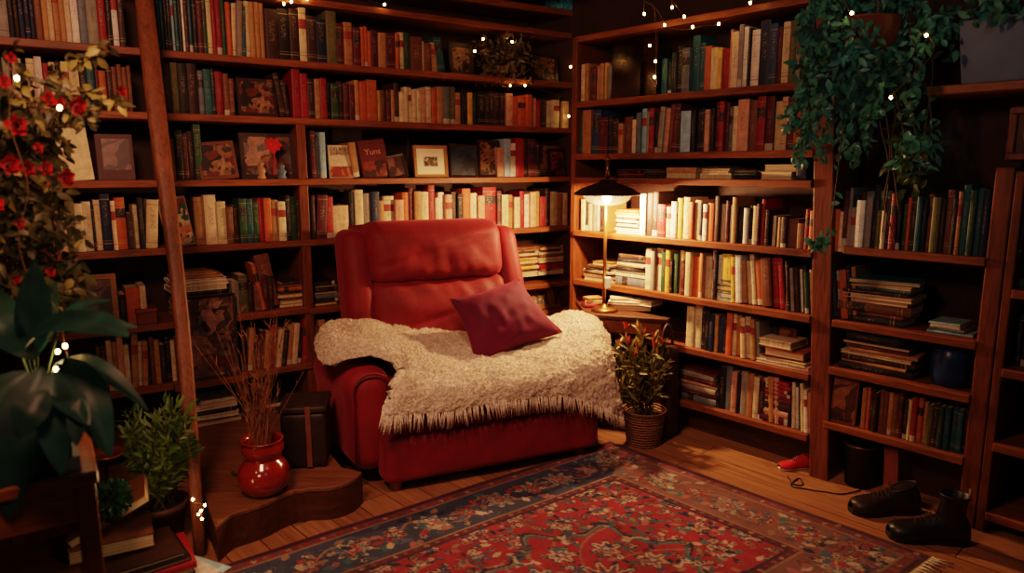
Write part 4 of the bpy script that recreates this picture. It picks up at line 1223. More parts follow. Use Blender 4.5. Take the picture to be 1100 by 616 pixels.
# ------------------------------------------------------------------ rug
ra, rb_, rl = onz(655, 476, 0), onz(1002, 601, 0), onz(235, 611, 0)
RU = (rl - ra).normalized(); RV = (rb_ - ra).normalized()
RL, RW = 2.75, (rb_ - ra).length
def rugpaint():
    st = .0055
    nx, ny = int(RL / st), int(RW / st)
    X, Y = np.meshgrid((np.arange(nx) + .5) * RL / nx, (np.arange(ny) + .5) * RW / ny, indexing='ij')
    img = np.zeros((nx, ny, 3))
    L_ = lambda c: np.array(lin(c))
    red, dred, navy, blue, teal, cream, rose, tan, orange = map(L_, ((146, 20, 38), (92, 17, 30), (30, 38, 62), (66, 84, 106), (50, 92, 98), (180, 152, 126), (158, 88, 82), (136, 104, 82), (164, 84, 60)))
    img[:] = red
    D = np.minimum(np.minimum(X, RL - X), np.minimum(Y, RW - Y))
    rg = np.random.RandomState(4)
    def blend(mask, c, k=1.0):
        m = (mask * k)[..., None] if mask.dtype != bool else mask[..., None].astype(float) * k
        img[:] = img * (1 - m) + c * m
    def win(cx, cy, r):
        i0, i1 = max(0, int((cx - r) / RL * nx)), min(nx, int((cx + r) / RL * nx) + 2)
        j0, j1 = max(0, int((cy - r) / RW * ny)), min(ny, int((cy + r) / RW * ny) + 2)
        return slice(i0, i1), slice(j0, j1)
    def rosette(cx, cy, r, n, a0, cols):
        w = win(cx, cy, r * 1.3)
        if X[w].size == 0: return
        dx, dy = X[w] - cx, Y[w] - cy
        rr = np.hypot(dx, dy); th = np.arctan2(dy, dx) - a0
        pet = r * (.78 + .22 * np.cos(n * th))
        sub = img[w]
        for f, c in cols:
            mk_ = (rr < pet * f)[..., None]
            sub[:] = np.where(mk_, c, sub)
        # petal veins
        mk_ = ((rr < pet * .95) & (rr > r * .3) & (np.abs(np.sin(n * th / 2)) < .16))[..., None]
        sub[:] = np.where(mk_, cols[0][1], sub)
    def stroke(pts, wd, c):
        for (x, y) in pts:
            w = win(x, y, wd * 1.5)
            if X[w].size == 0: continue
            sub = img[w]
            mk_ = (np.hypot(X[w] - x, Y[w] - y) < wd)[..., None]
            sub[:] = np.where(mk_, c, sub)
    def leafs(cx, cy, a, ln, wd, c):
        w = win(cx, cy, ln)
        if X[w].size == 0: return
        dx, dy = X[w] - cx, Y[w] - cy
        u = dx * math.cos(a) + dy * math.sin(a); v = -dx * math.sin(a) + dy * math.cos(a)
        sub = img[w]
        mk_ = ((u > 0) & (u < ln) & (np.abs(v) < wd * np.sin(np.pi * np.clip(u / ln, 0, 1))))[..., None]
        sub[:] = np.where(mk_, c, sub)
    def scroll(cx, cy, a, r, turn, wd, c, lc):
        pts = []
        n = int(90 * r / .1) + 30
        for i in range(n):
            t = i / n
            q = a + turn * t * 3.6
            rad = r * (1 - .75 * t)
            pts.append((cx + rad * math.cos(q), cy + rad * math.sin(q)))
        stroke(pts, wd, c)
        for i in range(4, n, 14):
            x, y = pts[i]
            leafs(x, y, a + turn * i / n * 3.6 + rg.uniform(-1, 1), .035, .010, lc[rg.randint(len(lc))])
    FW = .36
    # field
    gx = .20
    fx0, fx1, fy0, fy1 = FW, RL - FW, FW, RW - FW
    k = 0
    for ix in range(int((fx1 - fx0) / gx) + 1):
        for iy in range(int((fy1 - fy0) / gx) + 2):
            cx = fx0 + (ix + .5 * (iy % 2)) * gx; cy = fy0 + iy * gx * .86
            scroll(cx, cy, rg.uniform(0, 6.28), .085, rg.choice([-1, 1]), .0048, (navy, tan, teal)[k % 3], (teal, cream, navy, rose))
            k += 1
    for ix in range(int((fx1 - fx0) / gx) + 1):
        for iy in range(int((fy1 - fy0) / gx) + 2):
            cx = fx0 + (ix + .5 * (iy % 2)) * gx; cy = fy0 + iy * gx * .86
            if rg.rand() < .6: rosette(cx, cy, .048 * rg.uniform(.8, 1.15), rg.choice([5, 6, 8]), rg.rand() * 6, ((1.18, navy), (1, cream), (.62, rose), (.38, dred), (.2, cream)))
            else: rosette(cx, cy, .042, 6, rg.rand() * 6, ((1.2, dred), (1, blue), (.6, cream), (.3, orange)))
            for q in range(5):
                leafs(cx + rg.uniform(-.1, .1), cy + rg.uniform(-.1, .1), rg.uniform(0, 6.28), .05, .012, (cream, teal, navy, rose, tan)[rg.randint(5)])
            for q in range(4):
                rosette(cx + rg.uniform(-.11, .11), cy + rg.uniform(-.1, .1), .014, 5, 0, ((1.2, navy), (1, (cream, rose, orange)[rg.randint(3)]), (.4, dred)))
    # medallion: lobed outlines
    mx, my = 1.02, RW * .60
    th = np.arctan2(Y - my, (X - mx)); rr = np.hypot(X - mx, (Y - my))
    lob = 1 + .10 * np.cos(8 * th) + .05 * np.cos(16 * th)
    for f, c in ((.385, navy), (.368, tan), (.360, teal), (.345, red)):
        blend(rr < f * lob, c, 1.0 if f > .345 else .0)
    inner = rr < .345 * lob
    blend(inner, red, 1.0); blend(inner & (np.abs(np.sin(7 * th + 18 * rr)) < .12), tan, .8)
    for q in range(8):
        a = q * math.pi / 4
        rosette(mx + .23 * math.cos(a), my + .23 * math.sin(a), .06, 6, a, ((1.15, navy), (1, cream), (.65, rose), (.4, blue), (.2, cream)))
        scroll(mx + .30 * math.cos(a + .39), my + .30 * math.sin(a + .39), a, .06, 1, .006, cream, (teal, cream))
    rosette(mx, my, .13, 12, 0, ((1.1, navy), (1, cream), (.8, red), (.6, teal), (.4, cream), (.2, red)))
    for q in range(520):
        x, y = rg.uniform(FW, RL - FW), rg.uniform(FW, RW - FW)
        if rg.rand() < .5: leafs(x, y, rg.uniform(0, 6.28), .045, .010, (navy, blue, dred, teal, tan)[rg.randint(5)])
        else: rosette(x, y, rg.uniform(.012, .022), 5, rg.rand(), ((1.25, navy), (1, (cream, rose, blue, tan)[rg.randint(4)]), (.4, dred)))
    # main border
    B0, B1 = .075, .315
    bm = (D > B0) & (D < B1)
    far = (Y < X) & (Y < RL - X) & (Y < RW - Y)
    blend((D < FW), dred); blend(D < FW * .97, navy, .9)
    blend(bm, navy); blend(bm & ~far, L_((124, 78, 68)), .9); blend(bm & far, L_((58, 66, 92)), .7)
    def border_pt(s, d):
        per = [(0, d, 1, 0, RL), (RL - d, 0, 0, 1, RW), (RL, RW - d, -1, 0, RL), (d, RW, 0, -1, RW)]
        for x, y, ux, uy, ln in per:
            if s < ln: return x + ux * s, y + uy * s
            s -= ln
        return 0, 0
    tot = 2 * (RL + RW); n = int(tot / .17); stp = tot / n
    pts = [border_pt(i * .006, .195 + .06 * math.sin(i * .006 / stp * math.pi)) for i in range(int(tot / .006))]
    stroke(pts, .006, tan)
    for i in range(n):
        cx, cy = border_pt(i * stp + .03, .195)
        rosette(cx, cy, .062 if i % 2 else .045, 8 if i % 2 else 6, i, ((1.2, cream if i % 2 else orange), (1.02, teal if i % 2 else dred), (.72, cream if i % 3 else rose), (.45, red if i % 2 else blue), (.2, cream)))
        for q in range(9):
            x, y = border_pt(i * stp + rg.uniform(0, stp), .195 + rg.uniform(-.1, .1))
            leafs(x, y, rg.uniform(0, 6.28), .055, .014, (cream, teal, rose, blue, red, tan, navy)[rg.randint(7)])
            x, y = border_pt(i * stp + rg.uniform(0, stp), .195 + rg.uniform(-.1, .1))
            rosette(x, y, .016, 5, 0, ((1.2, navy), (1, (cream, rose, orange, blue)[rg.randint(4)]), (.4, dred)))
    # guard stripes
    for a, b_, c in ((.0, .018, dred), (.018, .03, navy), (.03, .066, L_((120, 40, 38))), (.066, .075, tan), (.315, .323, tan), (.323, .352, dred), (.352, .362, navy)):
        blend((D >= a) & (D < b_), c, .95)
    n2 = int(tot / .045)
    for i in range(n2):
        for dd, rr_ in ((.048, .011), (.338, .010)):
            x, y = border_pt(i * tot / n2, dd)
            rosette(x, y, rr_, 4, 0, ((1, (cream, blue, tan)[i % 3]), (.45, dred)))
    # age: patchy fading, knots, darker corners of wool
    def smooth(s):
        g = rg.rand(int(nx / s) + 3, int(ny / s) + 3)
        xi = np.arange(nx) / s; yi = np.arange(ny) / s
        a = xi.astype(int); b_ = yi.astype(int); fx_ = (xi - a)[:, None]; fy_ = (yi - b_)[None]
        return (g[np.ix_(a, b_)] * (1 - fx_) * (1 - fy_) + g[np.ix_(a + 1, b_)] * fx_ * (1 - fy_) + g[np.ix_(a, b_ + 1)] * (1 - fx_) * fy_ + g[np.ix_(a + 1, b_ + 1)] * fx_ * fy_)
    fade = .5 * smooth(34) + .5 * smooth(9)
    img *= (.45 + .72 * fade)[..., None]
    img *= (.84 + .32 * rg.rand(nx, ny))[..., None]
    g = img.mean(axis=2, keepdims=True)
    img[:] = img * .86 + g * .14
    return X, Y, np.clip(img, 0, 1), nx, ny
X, Y, img, nx, ny = rugpaint()
def rug_mat():
    m, nt, b = nmat('rug_wool')
    at = nt.nodes.new('ShaderNodeAttribute'); at.attribute_name = 'Col'
    nt.links.new(at.outputs['Color'], b.inputs['Base Color'])
    b.inputs['Roughness'].default_value = .92; b.inputs['Specular IOR Level'].default_value = .1
    b.inputs['Sheen Weight'].default_value = .15
    bump(nt, b, noise_n(nt, coords(nt), 240, 2), .5, .004)
    return m
me = bpy.data.meshes.new('rug_pile')
rg = np.random.RandomState(1)
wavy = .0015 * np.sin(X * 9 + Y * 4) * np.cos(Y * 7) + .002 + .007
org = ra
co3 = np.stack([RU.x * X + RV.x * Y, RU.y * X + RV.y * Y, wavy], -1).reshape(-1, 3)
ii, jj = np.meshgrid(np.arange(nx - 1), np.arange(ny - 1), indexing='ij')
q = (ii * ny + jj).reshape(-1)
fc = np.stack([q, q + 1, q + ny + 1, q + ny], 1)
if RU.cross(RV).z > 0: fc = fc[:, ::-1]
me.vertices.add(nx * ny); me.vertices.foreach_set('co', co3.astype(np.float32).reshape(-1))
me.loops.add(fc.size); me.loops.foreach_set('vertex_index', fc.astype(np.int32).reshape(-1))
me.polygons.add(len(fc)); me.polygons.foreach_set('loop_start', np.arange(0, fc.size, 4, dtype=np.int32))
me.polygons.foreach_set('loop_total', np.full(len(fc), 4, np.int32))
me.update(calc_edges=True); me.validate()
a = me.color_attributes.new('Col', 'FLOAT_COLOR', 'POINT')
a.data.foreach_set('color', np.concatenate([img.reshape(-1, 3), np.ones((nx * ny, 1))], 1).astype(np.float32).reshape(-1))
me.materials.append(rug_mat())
rug = thing('rug', 'worn red and blue floral patterned rug with a navy border on the plank floor', 'rug', (ra.x, ra.y, .001))
o = bpy.data.objects.new('pile', me); COL.objects.link(o); o.parent = rug
m = MB(); rr = random.Random(8)
for k in range(210):
    x = k / 210 * RL
    p = RU * x + RV * (RW - .004)
    d = RV * rr.uniform(.045, .075) + RU * rr.uniform(-.03, .03)
    m.tube([p + Vector((0, 0, .006)), p + d * .5 + Vector((0, 0, .007)), p + d + RU * rr.uniform(-.012, .012) + Vector((0, 0, .003))], [.004, .0035, .002], 4)
o = m.obj('fringe', plain('fringe_cotton', (196, 176, 142), .9), rug)

# ------------------------------------------------------------------ corner side table and lamp
TZ = .645
tb = [onz(626, 333, TZ), onz(640, 338, TZ), onz(684, 341, TZ), onz(718, 343, TZ)]
pB = lambda u: WB.pt(WB.sz(u, 330)[0], -.012, TZ)
poly = [tb[0], tb[1], tb[2], tb[3], WB.pt(-.80, -.012, TZ), WB.pt(-1.50, -.012, TZ)]
pts2 = [(p.x, p.y) for p in poly]
cx = sum(p[0] for p in pts2) / len(pts2); cy = sum(p[1] for p in pts2) / len(pts2)
st = thing('side_table', 'dark wooden corner side table under the brass lamp, crowded with books', 'side table', (cx, cy, 0))
m = MB(); m.prism([(x - cx, y - cy) for x, y in pts2], TZ - .028, TZ); m.obj('tabletop', M['wood_dark'], st, bevel=.006)
m = MB()
ins = [((x - cx) * .86, (y - cy) * .86) for x, y in pts2]
m.prism(ins, TZ - .10, TZ - .0285); m.obj('apron', M['wood_h'], st, bevel=.004)
for (x, y) in (ins[1], ins[3], ins[5], ins[4]):
    x *= .93; y *= .93
    m = MB(); m.lathe([(.014, .001), (.017, .05), (.02, .3), (.024, TZ - .101)], 12, (x, y, 0)); m.obj('leg', M['wood_v'], st)

LP = ony(652, 212, 3.96)
lbase = Vector((LP.x, LP.y, TZ))
lamp = thing('table_lamp', 'tall brass reading lamp with a wide metal shade on the corner side table', 'lamp', lbase)
hz = LP.z - TZ
m = MB(); m.lathe([(0, .001), (.075, .001), (.075, .012), (.06, .02), (.02, .026), (.014, .04), (0, .04)], 32); m.obj('base', M['brass'], lamp)
m = MB(); m.tube([(0, .03, .03), (0, .03, hz * .5), (0, .03, hz + .06)], .0095, 14); m.tube([(0, .0, hz + .10), (0, 0, hz + .2)], .0095, 14); m.obj('pole', M['brass'], lamp)
m = MB(); m.box(-.002, .032, -.018, .018, .13, .195); m.obj('switch_box', M['whitepaper'], lamp, bevel=.005)
m = MB()
prof = [(.013, .098), (.036, .096), (.05, .080), (.08, .070), (.14, .048), (.178, .026), (.186, .014), (.182, .012), (.173, .022), (.136, .043), (.078, .064), (.046, .073), (.013, .09)]
m.lathe(prof, 44, (0, 0, hz)); m.obj('lamp_shade', M['shade'], lamp)
m = MB(); m.lathe([(.013, .20), (.018, .205), (.012, .215), (.006, .235), (0, .238)], 16, (0, 0, hz)); m.obj('finial', M['brass'], lamp)
m = MB(); m.lathe([(0, -.034), (.014, -.030), (.025, -.012), (.026, .004), (.018, .024), (.012, .05), (.012, .075)], 20, (0, 0, hz)); m.obj('bulb', M['lampbulb'], lamp)
def lens():
    m, nt, b = nmat('lamp_glass')
    tr = nt.nodes.new('ShaderNodeBsdfTransparent'); tr.inputs[0].default_value = (1, .93, .82, 1)
    gl = nt.nodes.new('ShaderNodeBsdfGlossy'); gl.inputs['Roughness'].default_value = .2
    tl = nt.nodes.new('ShaderNodeBsdfTranslucent'); tl.inputs[0].default_value = (1, .85, .62, 1)
    m1 = nt.nodes.new('ShaderNodeMixShader'); m1.inputs[0].default_value = .014
    m2 = nt.nodes.new('ShaderNodeMixShader'); m2.inputs[0].default_value = .06
    nt.links.new(tr.outputs[0], m1.inputs[1]); nt.links.new(tl.outputs[0], m1.inputs[2])
    nt.links.new(m1.outputs[0], m2.inputs[1]); nt.links.new(gl.outputs[0], m2.inputs[2]); nt.links.new(m2.outputs[0], nt.nodes['Material Output'].inputs[0])
    return m
m = MB(); m.lathe([(.135, .024), (.132, .002), (.118, -.018), (.088, -.034), (.05, -.042), (.012, -.044)], 40, (0, 0, hz)); m.f.pop(); m.f.pop(); m.m = m.m[:-2]; m.s = m.s[:-2]
m.obj('glass_bowl', lens(), lamp)
LAMP_POS = Vector((LP.x, LP.y, LP.z)) + Vector((-.01, -.05, -.02))

def lie(p, ang, T, L, D, code, pages, label, tilt=0, group=None, cat='book', name='book'):
    """a lying book: p = centre of its underside, spine or pages to the front of angle ang"""
    u = Vector((math.cos(ang), math.sin(ang), 0)); n = Vector((-u.y, u.x, 0))
    if pages: Rm = Matrix(((0, -n.x, u.x), (0, -n.y, u.y), (1, 0, 0)))
    else: Rm = Matrix(((0, n.x, -u.x), (0, n.y, -u.y), (1, 0, 0)))
    if tilt: Rm = Matrix.Rotation(math.radians(tilt), 3, n) @ Rm
    org = Vector(p) - Rm @ Vector((0, D / 2, L / 2))
    return make_book(dict(T=T, D=D, H=L, code=code, M=Matrix.Translation(org) @ Rm.to_4x4()), label, name, group)
tg = 'books on the corner side table'
def tl(u, v, dz, *a, **k):
    p = onz(u, v, TZ + dz); return lie(p, *a, **k)
p0 = onz(676, 331, TZ + .002)
lie(p0, WB.ang * .25, .030, .25, .17, 'b', True, 'thick brown book at the bottom of the pile in front of the lamp', group=tg)
lie(p0 + Vector((-.02, .0, .032)), WB.ang * .3, .014, .19, .13, 'w', True, 'white book second from bottom of the pile in front of the lamp', group=tg)
lie(p0 + Vector((-.045, .01, .048)), WB.ang * .1, .014, .13, .10, 'c', True, 'small cream book topmost on the pile in front of the lamp', group=tg)
lie(p0 + Vector((.085, -.045, .032)), WB.ang * .9, .028, .15, .12, 'w', True, 'thick white book on the right side of the pile near the lamp', group=tg)
p1 = onz(637, 329, TZ + .002)
lie(p1, .2, .022, .12, .10, 'r', False, 'red book lowest of the small pile left of the lamp pole', group=tg)
lie(p1 + Vector((.008, 0, .0235)), -.1, .014, .11, .09, 'c', True, 'cream book in the middle of the small pile left of the lamp pole', group=tg)
lie(p1 + Vector((0, 0, .039)), .35, .016, .10, .08, 'a', True, 'tan book on top of the small pile left of the lamp pole', group=tg)
# leather bag hung between table and shelves
bp = onz(722, 455, 0); bp = WB.pt(WB.sz(727, 400)[0] - .0, -.072, 0)
t = thing('leather_bag', 'dark leather bag with a looped handle standing between side table and lamplit bookcase', 'bag', (bp.x, bp.y, 0), WB.ang)
lea = plain('dark_leather', (58, 32, 24), .45, 0, .25, 20, .3)
m = MB(); m.rbox(0, 0, .255, .075, .105, .50, .03, 14, lambda p: Vector((p.x * (1 + .25 * (1 - p.z / .5)), p.y * (1 + .15 * (1 - p.z / .5)), p.z + .002))); m.obj('body', lea, t)
m = MB(); m.tube([(-.02 , -.05 * math.cos(math.pi * k / 14) , .49 + .13 * math.sin(math.pi * k / 14)) for k in range(15)], .008, 8); m.obj('handle', lea, t)

# ------------------------------------------------------------------ curved wooden step
PZ = .145
fr = spline([onz(u, v, PZ) for u, v in ((232, 566), (248, 553), (266, 547), (284, 541), (303, 532), (318, 526.5))], 26)
fr2 = spline([onz(u, v, PZ) for u, v in ((319, 527), (334, 524.5), (350, 524), (366, 521), (380, 515), (389, 507))], 20)
rt = [CO + (Crc * p.x + Cbc * p.y) for p in (sh((-.705, .06, 0)), sh((-.705, .35, 0)))]
bk = [WA.pt(WA.sz(360, 480)[0], -.03, 0), WA.pt(WA.sz(190, 470)[0], -.03, 0)]
pl = [p.xy for p in fr] + [p.xy for p in fr2[1:]] + [p.xy for p in rt] + [p.xy for p in bk]
t = thing('wooden_step', 'low curved wooden step beside the armchair, carrying the red vase', 'step', (fr[0].x, fr[0].y, 0))
o0 = fr[0].xy
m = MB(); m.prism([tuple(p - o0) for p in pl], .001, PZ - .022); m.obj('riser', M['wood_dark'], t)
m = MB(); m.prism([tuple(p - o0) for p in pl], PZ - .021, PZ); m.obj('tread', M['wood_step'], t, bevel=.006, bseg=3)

# red vase
vb = onz(285, 529, PZ)
glz = plain('red_glaze', (128, 28, 20), .16, 0, .15, 5, 0, .6, .6)
vs_ = thing('vase', 'round glossy red ceramic vase standing on the curved wooden step', 'vase', vb)
m = MB()
m.lathe([(0, .002), (.05, .002), (.078, .015), (.098, .048), (.104, .078), (.098, .108), (.082, .132), (.066, .146), (.062, .154), (.072, .166), (.082, .184), (.082, .202), (.074, .216), (.078, .224), (.084, .228), (.080, .232), (.070, .226), (.066, .214), (.07, .19), (.05, .155), (.02, .15), (0, .15)], 48)
m.obj('body', glz, vs_)
m = MB(); m.tube([(.10, .0, .07), (.125, 0, .075), (.128, 0, .09)], .006, 8)
# small dark handle stub on the left of the jar
m.v = [(-x, y, z) for x, y, z in m.v]; m.f = [f[::-1] for f in m.f]
m.obj('handle', M['black'], vs_)
m = MB(); r_ = random.Random(21)
for k in range(58):
    a = r_.uniform(0, 6.28); b_ = r_.uniform(.02, .05)
    tip = Vector((r_.gauss(.015, .085), r_.gauss(.0, .06), r_.uniform(.42, .74)))
    base = Vector((math.cos(a) * b_ * .4, math.sin(a) * b_ * .4, .155))
    midp = base.lerp(tip, .5) + Vector((r_.uniform(-.02, .02), r_.uniform(-.02, .02), .03))
    pts = spline([base, Vector((math.cos(a) * b_, math.sin(a) * b_, .24)), midp, tip], 9)
    m.tube(pts, [.0024 - .0016 * i / 8 for i in range(9)], 4)
    for i in range(4, 9):
        if r_.random() < .75:
            p = pts[i]; d = Vector((r_.uniform(-1, 1), r_.uniform(-1, 1), 1.4)).normalized()
            m.leaf(p, d, (r_.uniform(-1, 1), r_.uniform(-1, 1), .3), r_.uniform(.025, .05), .006, .2, .2, 2)
t = thing('dried_stems', 'bundle of dry brown twigs and grasses standing in the round red vase', 'dried flowers', vb)
m.obj('twigs', plain('dry_twig', (122, 74, 44), .75, 0, .35, 30), t)

# dark box behind the vase
ca, cb = onz(303, 506, PZ), onz(352, 503, PZ)
wv = (cb - ca); ang = math.atan2(wv.y, wv.x); wd = wv.length
t = thing('leather_box', 'dark brown leather storage box with a pale strap, behind the red vase', 'box', (ca.x, ca.y, PZ), ang)
m = MB(); m.rbox(wd / 2, .115, .128, wd, .22, .25, .014, 12); m.obj('body', plain('box_leather', (50, 32, 26), .5, 0, .25, 16, .3), t)
m = MB(); m.rbox(wd / 2, .115, .268, wd + .012, .235, .032, .012, 10); m.obj('lid', plain('box_lid_leather', (58, 38, 30), .5, 0, .25, 16, .3), t)
m = MB(); m.box(wd * .56, wd * .56 + .022, -.004, .001, .01, .285); m.obj('strap', plain('strap_leather', (118, 70, 44), .5), t, bevel=.001)

# leaning pole
top, bot = WA.pt(WA.sz(151, 0)[0], -.065, 2.5), onz(215, 597, 0)
t = thing('leaning_pole', 'long rough wooden pole leaning against the left of the back bookcase', 'pole', bot)
m = MB(); n = 14
pts = spline([Vector((0, 0, .002)), (top - bot) * .35 + Vector((.012, .02, 0)), (top - bot) * .7 + Vector((.0, .01, 0)), top - bot], n)
vs = []
u = WA.u; v_ = (top - bot).cross(u).normalized()
for i, p in enumerate(pts):
    k = i / (n - 1); a = (.021 + .016 * min(1, k * 1.6)) * (1 + .05 * math.sin(k * 11)); b_ = .018 + .008 * k
    for q in range(10):
        an = 2 * math.pi * q / 10
        cxs, sns = math.cos(an), math.sin(an)
        vs.append(p + u * a * math.copysign(abs(cxs) ** .5, cxs) + v_ * b_ * math.copysign(abs(sns) ** .5, sns))
m.add(vs, [(i * 10 + j, i * 10 + (j + 1) % 10, (i + 1) * 10 + (j + 1) % 10, (i + 1) * 10 + j) for i in range(n - 1) for j in range(10)] + [tuple(reversed(range(10))), tuple((n - 1) * 10 + j for j in range(10))], 0, True)
m.obj('shaft', M['wood_pole'], t)

# ------------------------------------------------------------------ shoes
def shoe(name, label, toe, heel, boot, mat, sole_m, lace_m, L=None, hgt=1.0, extra=None):
    d = (toe - heel); L = L or d.length; ang = math.atan2(d.y, d.x)
    t = thing(name, label, 'shoe', heel, ang)
    ST_ = [(0, .30, .30), (.04, .36, .40), (.14, .40, .46), (.28, .38, .42), (.42, .36, .36), (.55, .41, .28), (.70, .47, .23), (.84, .46, .20), (.94, .36, .17), (1.0, .16, .12)]
    W = L * .37
    out = [(L * a, W * .5 * w * 2.2) for a, w, h in ST_]
    poly_ = [(x, -w) for x, w in out] + [(x, w) for x, w in reversed(out)]
    m = MB(); m.prism([(x - .004 if x < .01 else x * 1.01, y * 1.06) for x, y in poly_], .002, L * .07); m.obj('sole', sole_m, t, bevel=.004)
    if boot:
        m = MB(); m.prism([(x, y * 1.05) for x, y in poly_ if x < L * .3], .002, L * .085); m.obj('heel', sole_m, t, bevel=.003)
    G_ = []
    ns = 26
    prof = spline([Vector((a * L, w * W * 1.1, h * L * hgt)) for a, w, h in ST_], ns)
    for p in prof:
        r = []
        for k in range(13):
            an = math.pi * k / 12
            r.append(Vector((p.x, p.y * math.copysign(abs(math.cos(an)) ** .75, math.cos(an)), L * .065 + p.z * .78 * math.sin(an) ** .8)))
        G_.append(r)
    m = MB(); m.grid(G_); m.obj('upper', mat, t, solid=.003)
    zc = L * .38 * hgt
    if boot:
        m = MB()
        G2 = []
        for z, a, b_, x in ((.25, .20, .155, .23), (.40, .175, .145, .215), (.55, .165, .145, .20), (.68, .185, .165, .195), (.70, .19, .17, .195), (.69, .175, .155, .195), (.5, .15, .13, .2)):
            G2.append([Vector((L * (x + a * math.cos(q * math.pi / 10)), L * b_ * math.sin(q * math.pi / 10), L * z)) for q in range(21)])
        m.grid(G2); m.obj('shaft', mat, t)
        m = MB(); m.box(L * .0, L * .018, -.008, .008, L * .60, L * .78); m.obj('pull_tab', plain('tab_cloth', (120, 96, 74), .7), t, bevel=.002)
    else:
        m = MB(); ring = [Vector((L * (.22 + .19 * math.cos(q * math.pi / 12)), L * .11 * math.sin(q * math.pi / 12), zc + L * .015 - .06 * L * math.cos(q * math.pi / 12))) for q in range(25)]
        m.tube(ring, L * .02, 6); m.obj('collar', mat, t)
        m = MB(); m.add([p + Vector((0, 0, .001)) for p in ring[:-1]], [tuple(range(24))]); m.obj('lining', M['black'], t)
    m = MB()
    for k in range(5):
        x = L * (.40 + .06 * k); h = L * (.46 - .05 * k) * .78 * hgt + L * .055
        if boot: h += L * .02
        m.tube([(x, -L * .06, h * .93), (x + .004, -L * .02, h + .002), (x + L * .03, L * .02, h + .001), (x + L * .03, L * .06, h * .9)], L * .009, 5)
    m.obj('laces', lace_m, t)
    if extra: extra(t, L)
    return t
blk_le = plain('black_leather', (26, 21, 20), .38, 0, .3, 30, .2)
brn_le = plain('brown_leather', (40, 26, 20), .42, 0, .3, 30, .2)
rub = plain('black_rubber', (18, 16, 16), .6)
lc = plain('lace_dark', (44, 34, 28), .8)
shoe('shoe', 'dark brown low leather shoe nearer the bookcase, toe toward the rug', onz(909, 551, 0), onz(983, 549, 0) , False, brn_le, rub, lc, .285, 1.0)
shoe('boot', 'black ankle boot beside the low brown shoe, nearest the rug corner', onz(957, 577, 0), onz(1037, 583, 0), True, blk_le, rub, lc, .285, 1.0)
shoe('slipper', 'small bright red shoe with white laces on the floor by the thick post', onz(843, 504, 0), onz(868, 502, 0), False, plain('red_canvas', (190, 30, 36), .7), M['whitepaper'], M['whitepaper'], .155, .9)
# rust coloured cloth behind the shoes and dark bin below the narrow bookcase
bpz = WB.sz(905, 505)[0]
t = thing('waste_bin', 'dark metal waste bin under the bottom shelf of the narrow bookcase', 'bin', WB.pt(.20, .09, 0), WB.ang)
m = MB(); m.lathe([(0, .002), (.062, .002), (.078, .2), (.081, .203), (.075, .2), (.06, .012), (0, .012)], 28); m.obj('body', plain('bin_metal', (36, 30, 28), .45, .5), t)
m = MB(); m.lathe([(.078, .196), (.083, .2), (.078, .205), (.074, .2), (.078, .196)], 28); m.f = m.f[:-2] if len(m.f[-1]) > 4 else m.f; m.m = m.m[:len(m.f)]; m.s = m.s[:len(m.f)]; m.obj('rim', M['brass'], t)
t = thing('leaning_board', 'reddish wooden board leaning under the bottom shelf beside the bin', 'board', WB.pt(.33, .02, 0.006), WB.ang)
m = MB(); m.box(0, .06, 0, .018, 0, .22, 0, Matrix.Rotation(math.radians(-14), 4, 'X') @ Matrix.Rotation(math.radians(-8), 4, 'Y')); m.obj('plank', wood('rust_wood', (110, 48, 26), (156, 76, 42), 2), t, bevel=.003)
m = MB(); pp = [onz(u, v, .004) for u, v in ((846, 512), (852, 520), (862, 521), (858, 514), (850, 522), (868, 526), (888, 529), (905, 531), (925, 527))]
m.tube(spline(pp, 60), .0028, 6); tag(m.obj('power_cord', M['black']), 'thin black cord curling on the floor below the thick post', 'cord')

# ------------------------------------------------------------------ left foreground table and piles
FZ = .68
ct = onz(105, 506, FZ)
fa = WA.ang
def FT(x, y, z=0): return ct + WA.u * x + WA.inn * y + Vector((0, 0, z - FZ))
t = thing('plant_table', 'dark wooden table at the left edge, holding the big leafy plant', 'table', (ct.x, ct.y, 0), fa)
m = MB(); m.box(-.75, .0, 0, .95, FZ - .035, FZ); m.obj('tabletop', M['wood_h'], t, bevel=.006)
m = MB(); m.box(-.72, -.012, .012, .032, FZ - .13, FZ - .036); m.obj('apron', M['wood_h'], t)
m = MB(); m.box(-.032, -.012, .033, .92, FZ - .13, FZ - .036); m.obj('side_apron', M['wood_dark'], t)
for (x, y) in ((-.055, .008), (-.055, .90), (-.74, .008), (-.74, .90)):
    m = MB(); m.box(x, x + .048, y, y + .045, .001, FZ - .037); m.obj('leg', M['wood_v'], t, bevel=.004)
m = MB(); m.box(-.70, -.06, .06, .9, .10, .12); m.obj('lower_shelf', M['wood_dark'], t)
fg = 'dark books on the left foreground table'
lie(FT(-.20, .13, FZ + .001), fa, .040, .33, .22, 'k', False, 'big black book lying on the dark table, under the maroon one', group=fg)
lie(FT(-.21, .14, FZ + .0425), fa + .05, .045, .31, .21, 'd', False, 'big dark brown book lying on top of the black one on the table', group=fg)
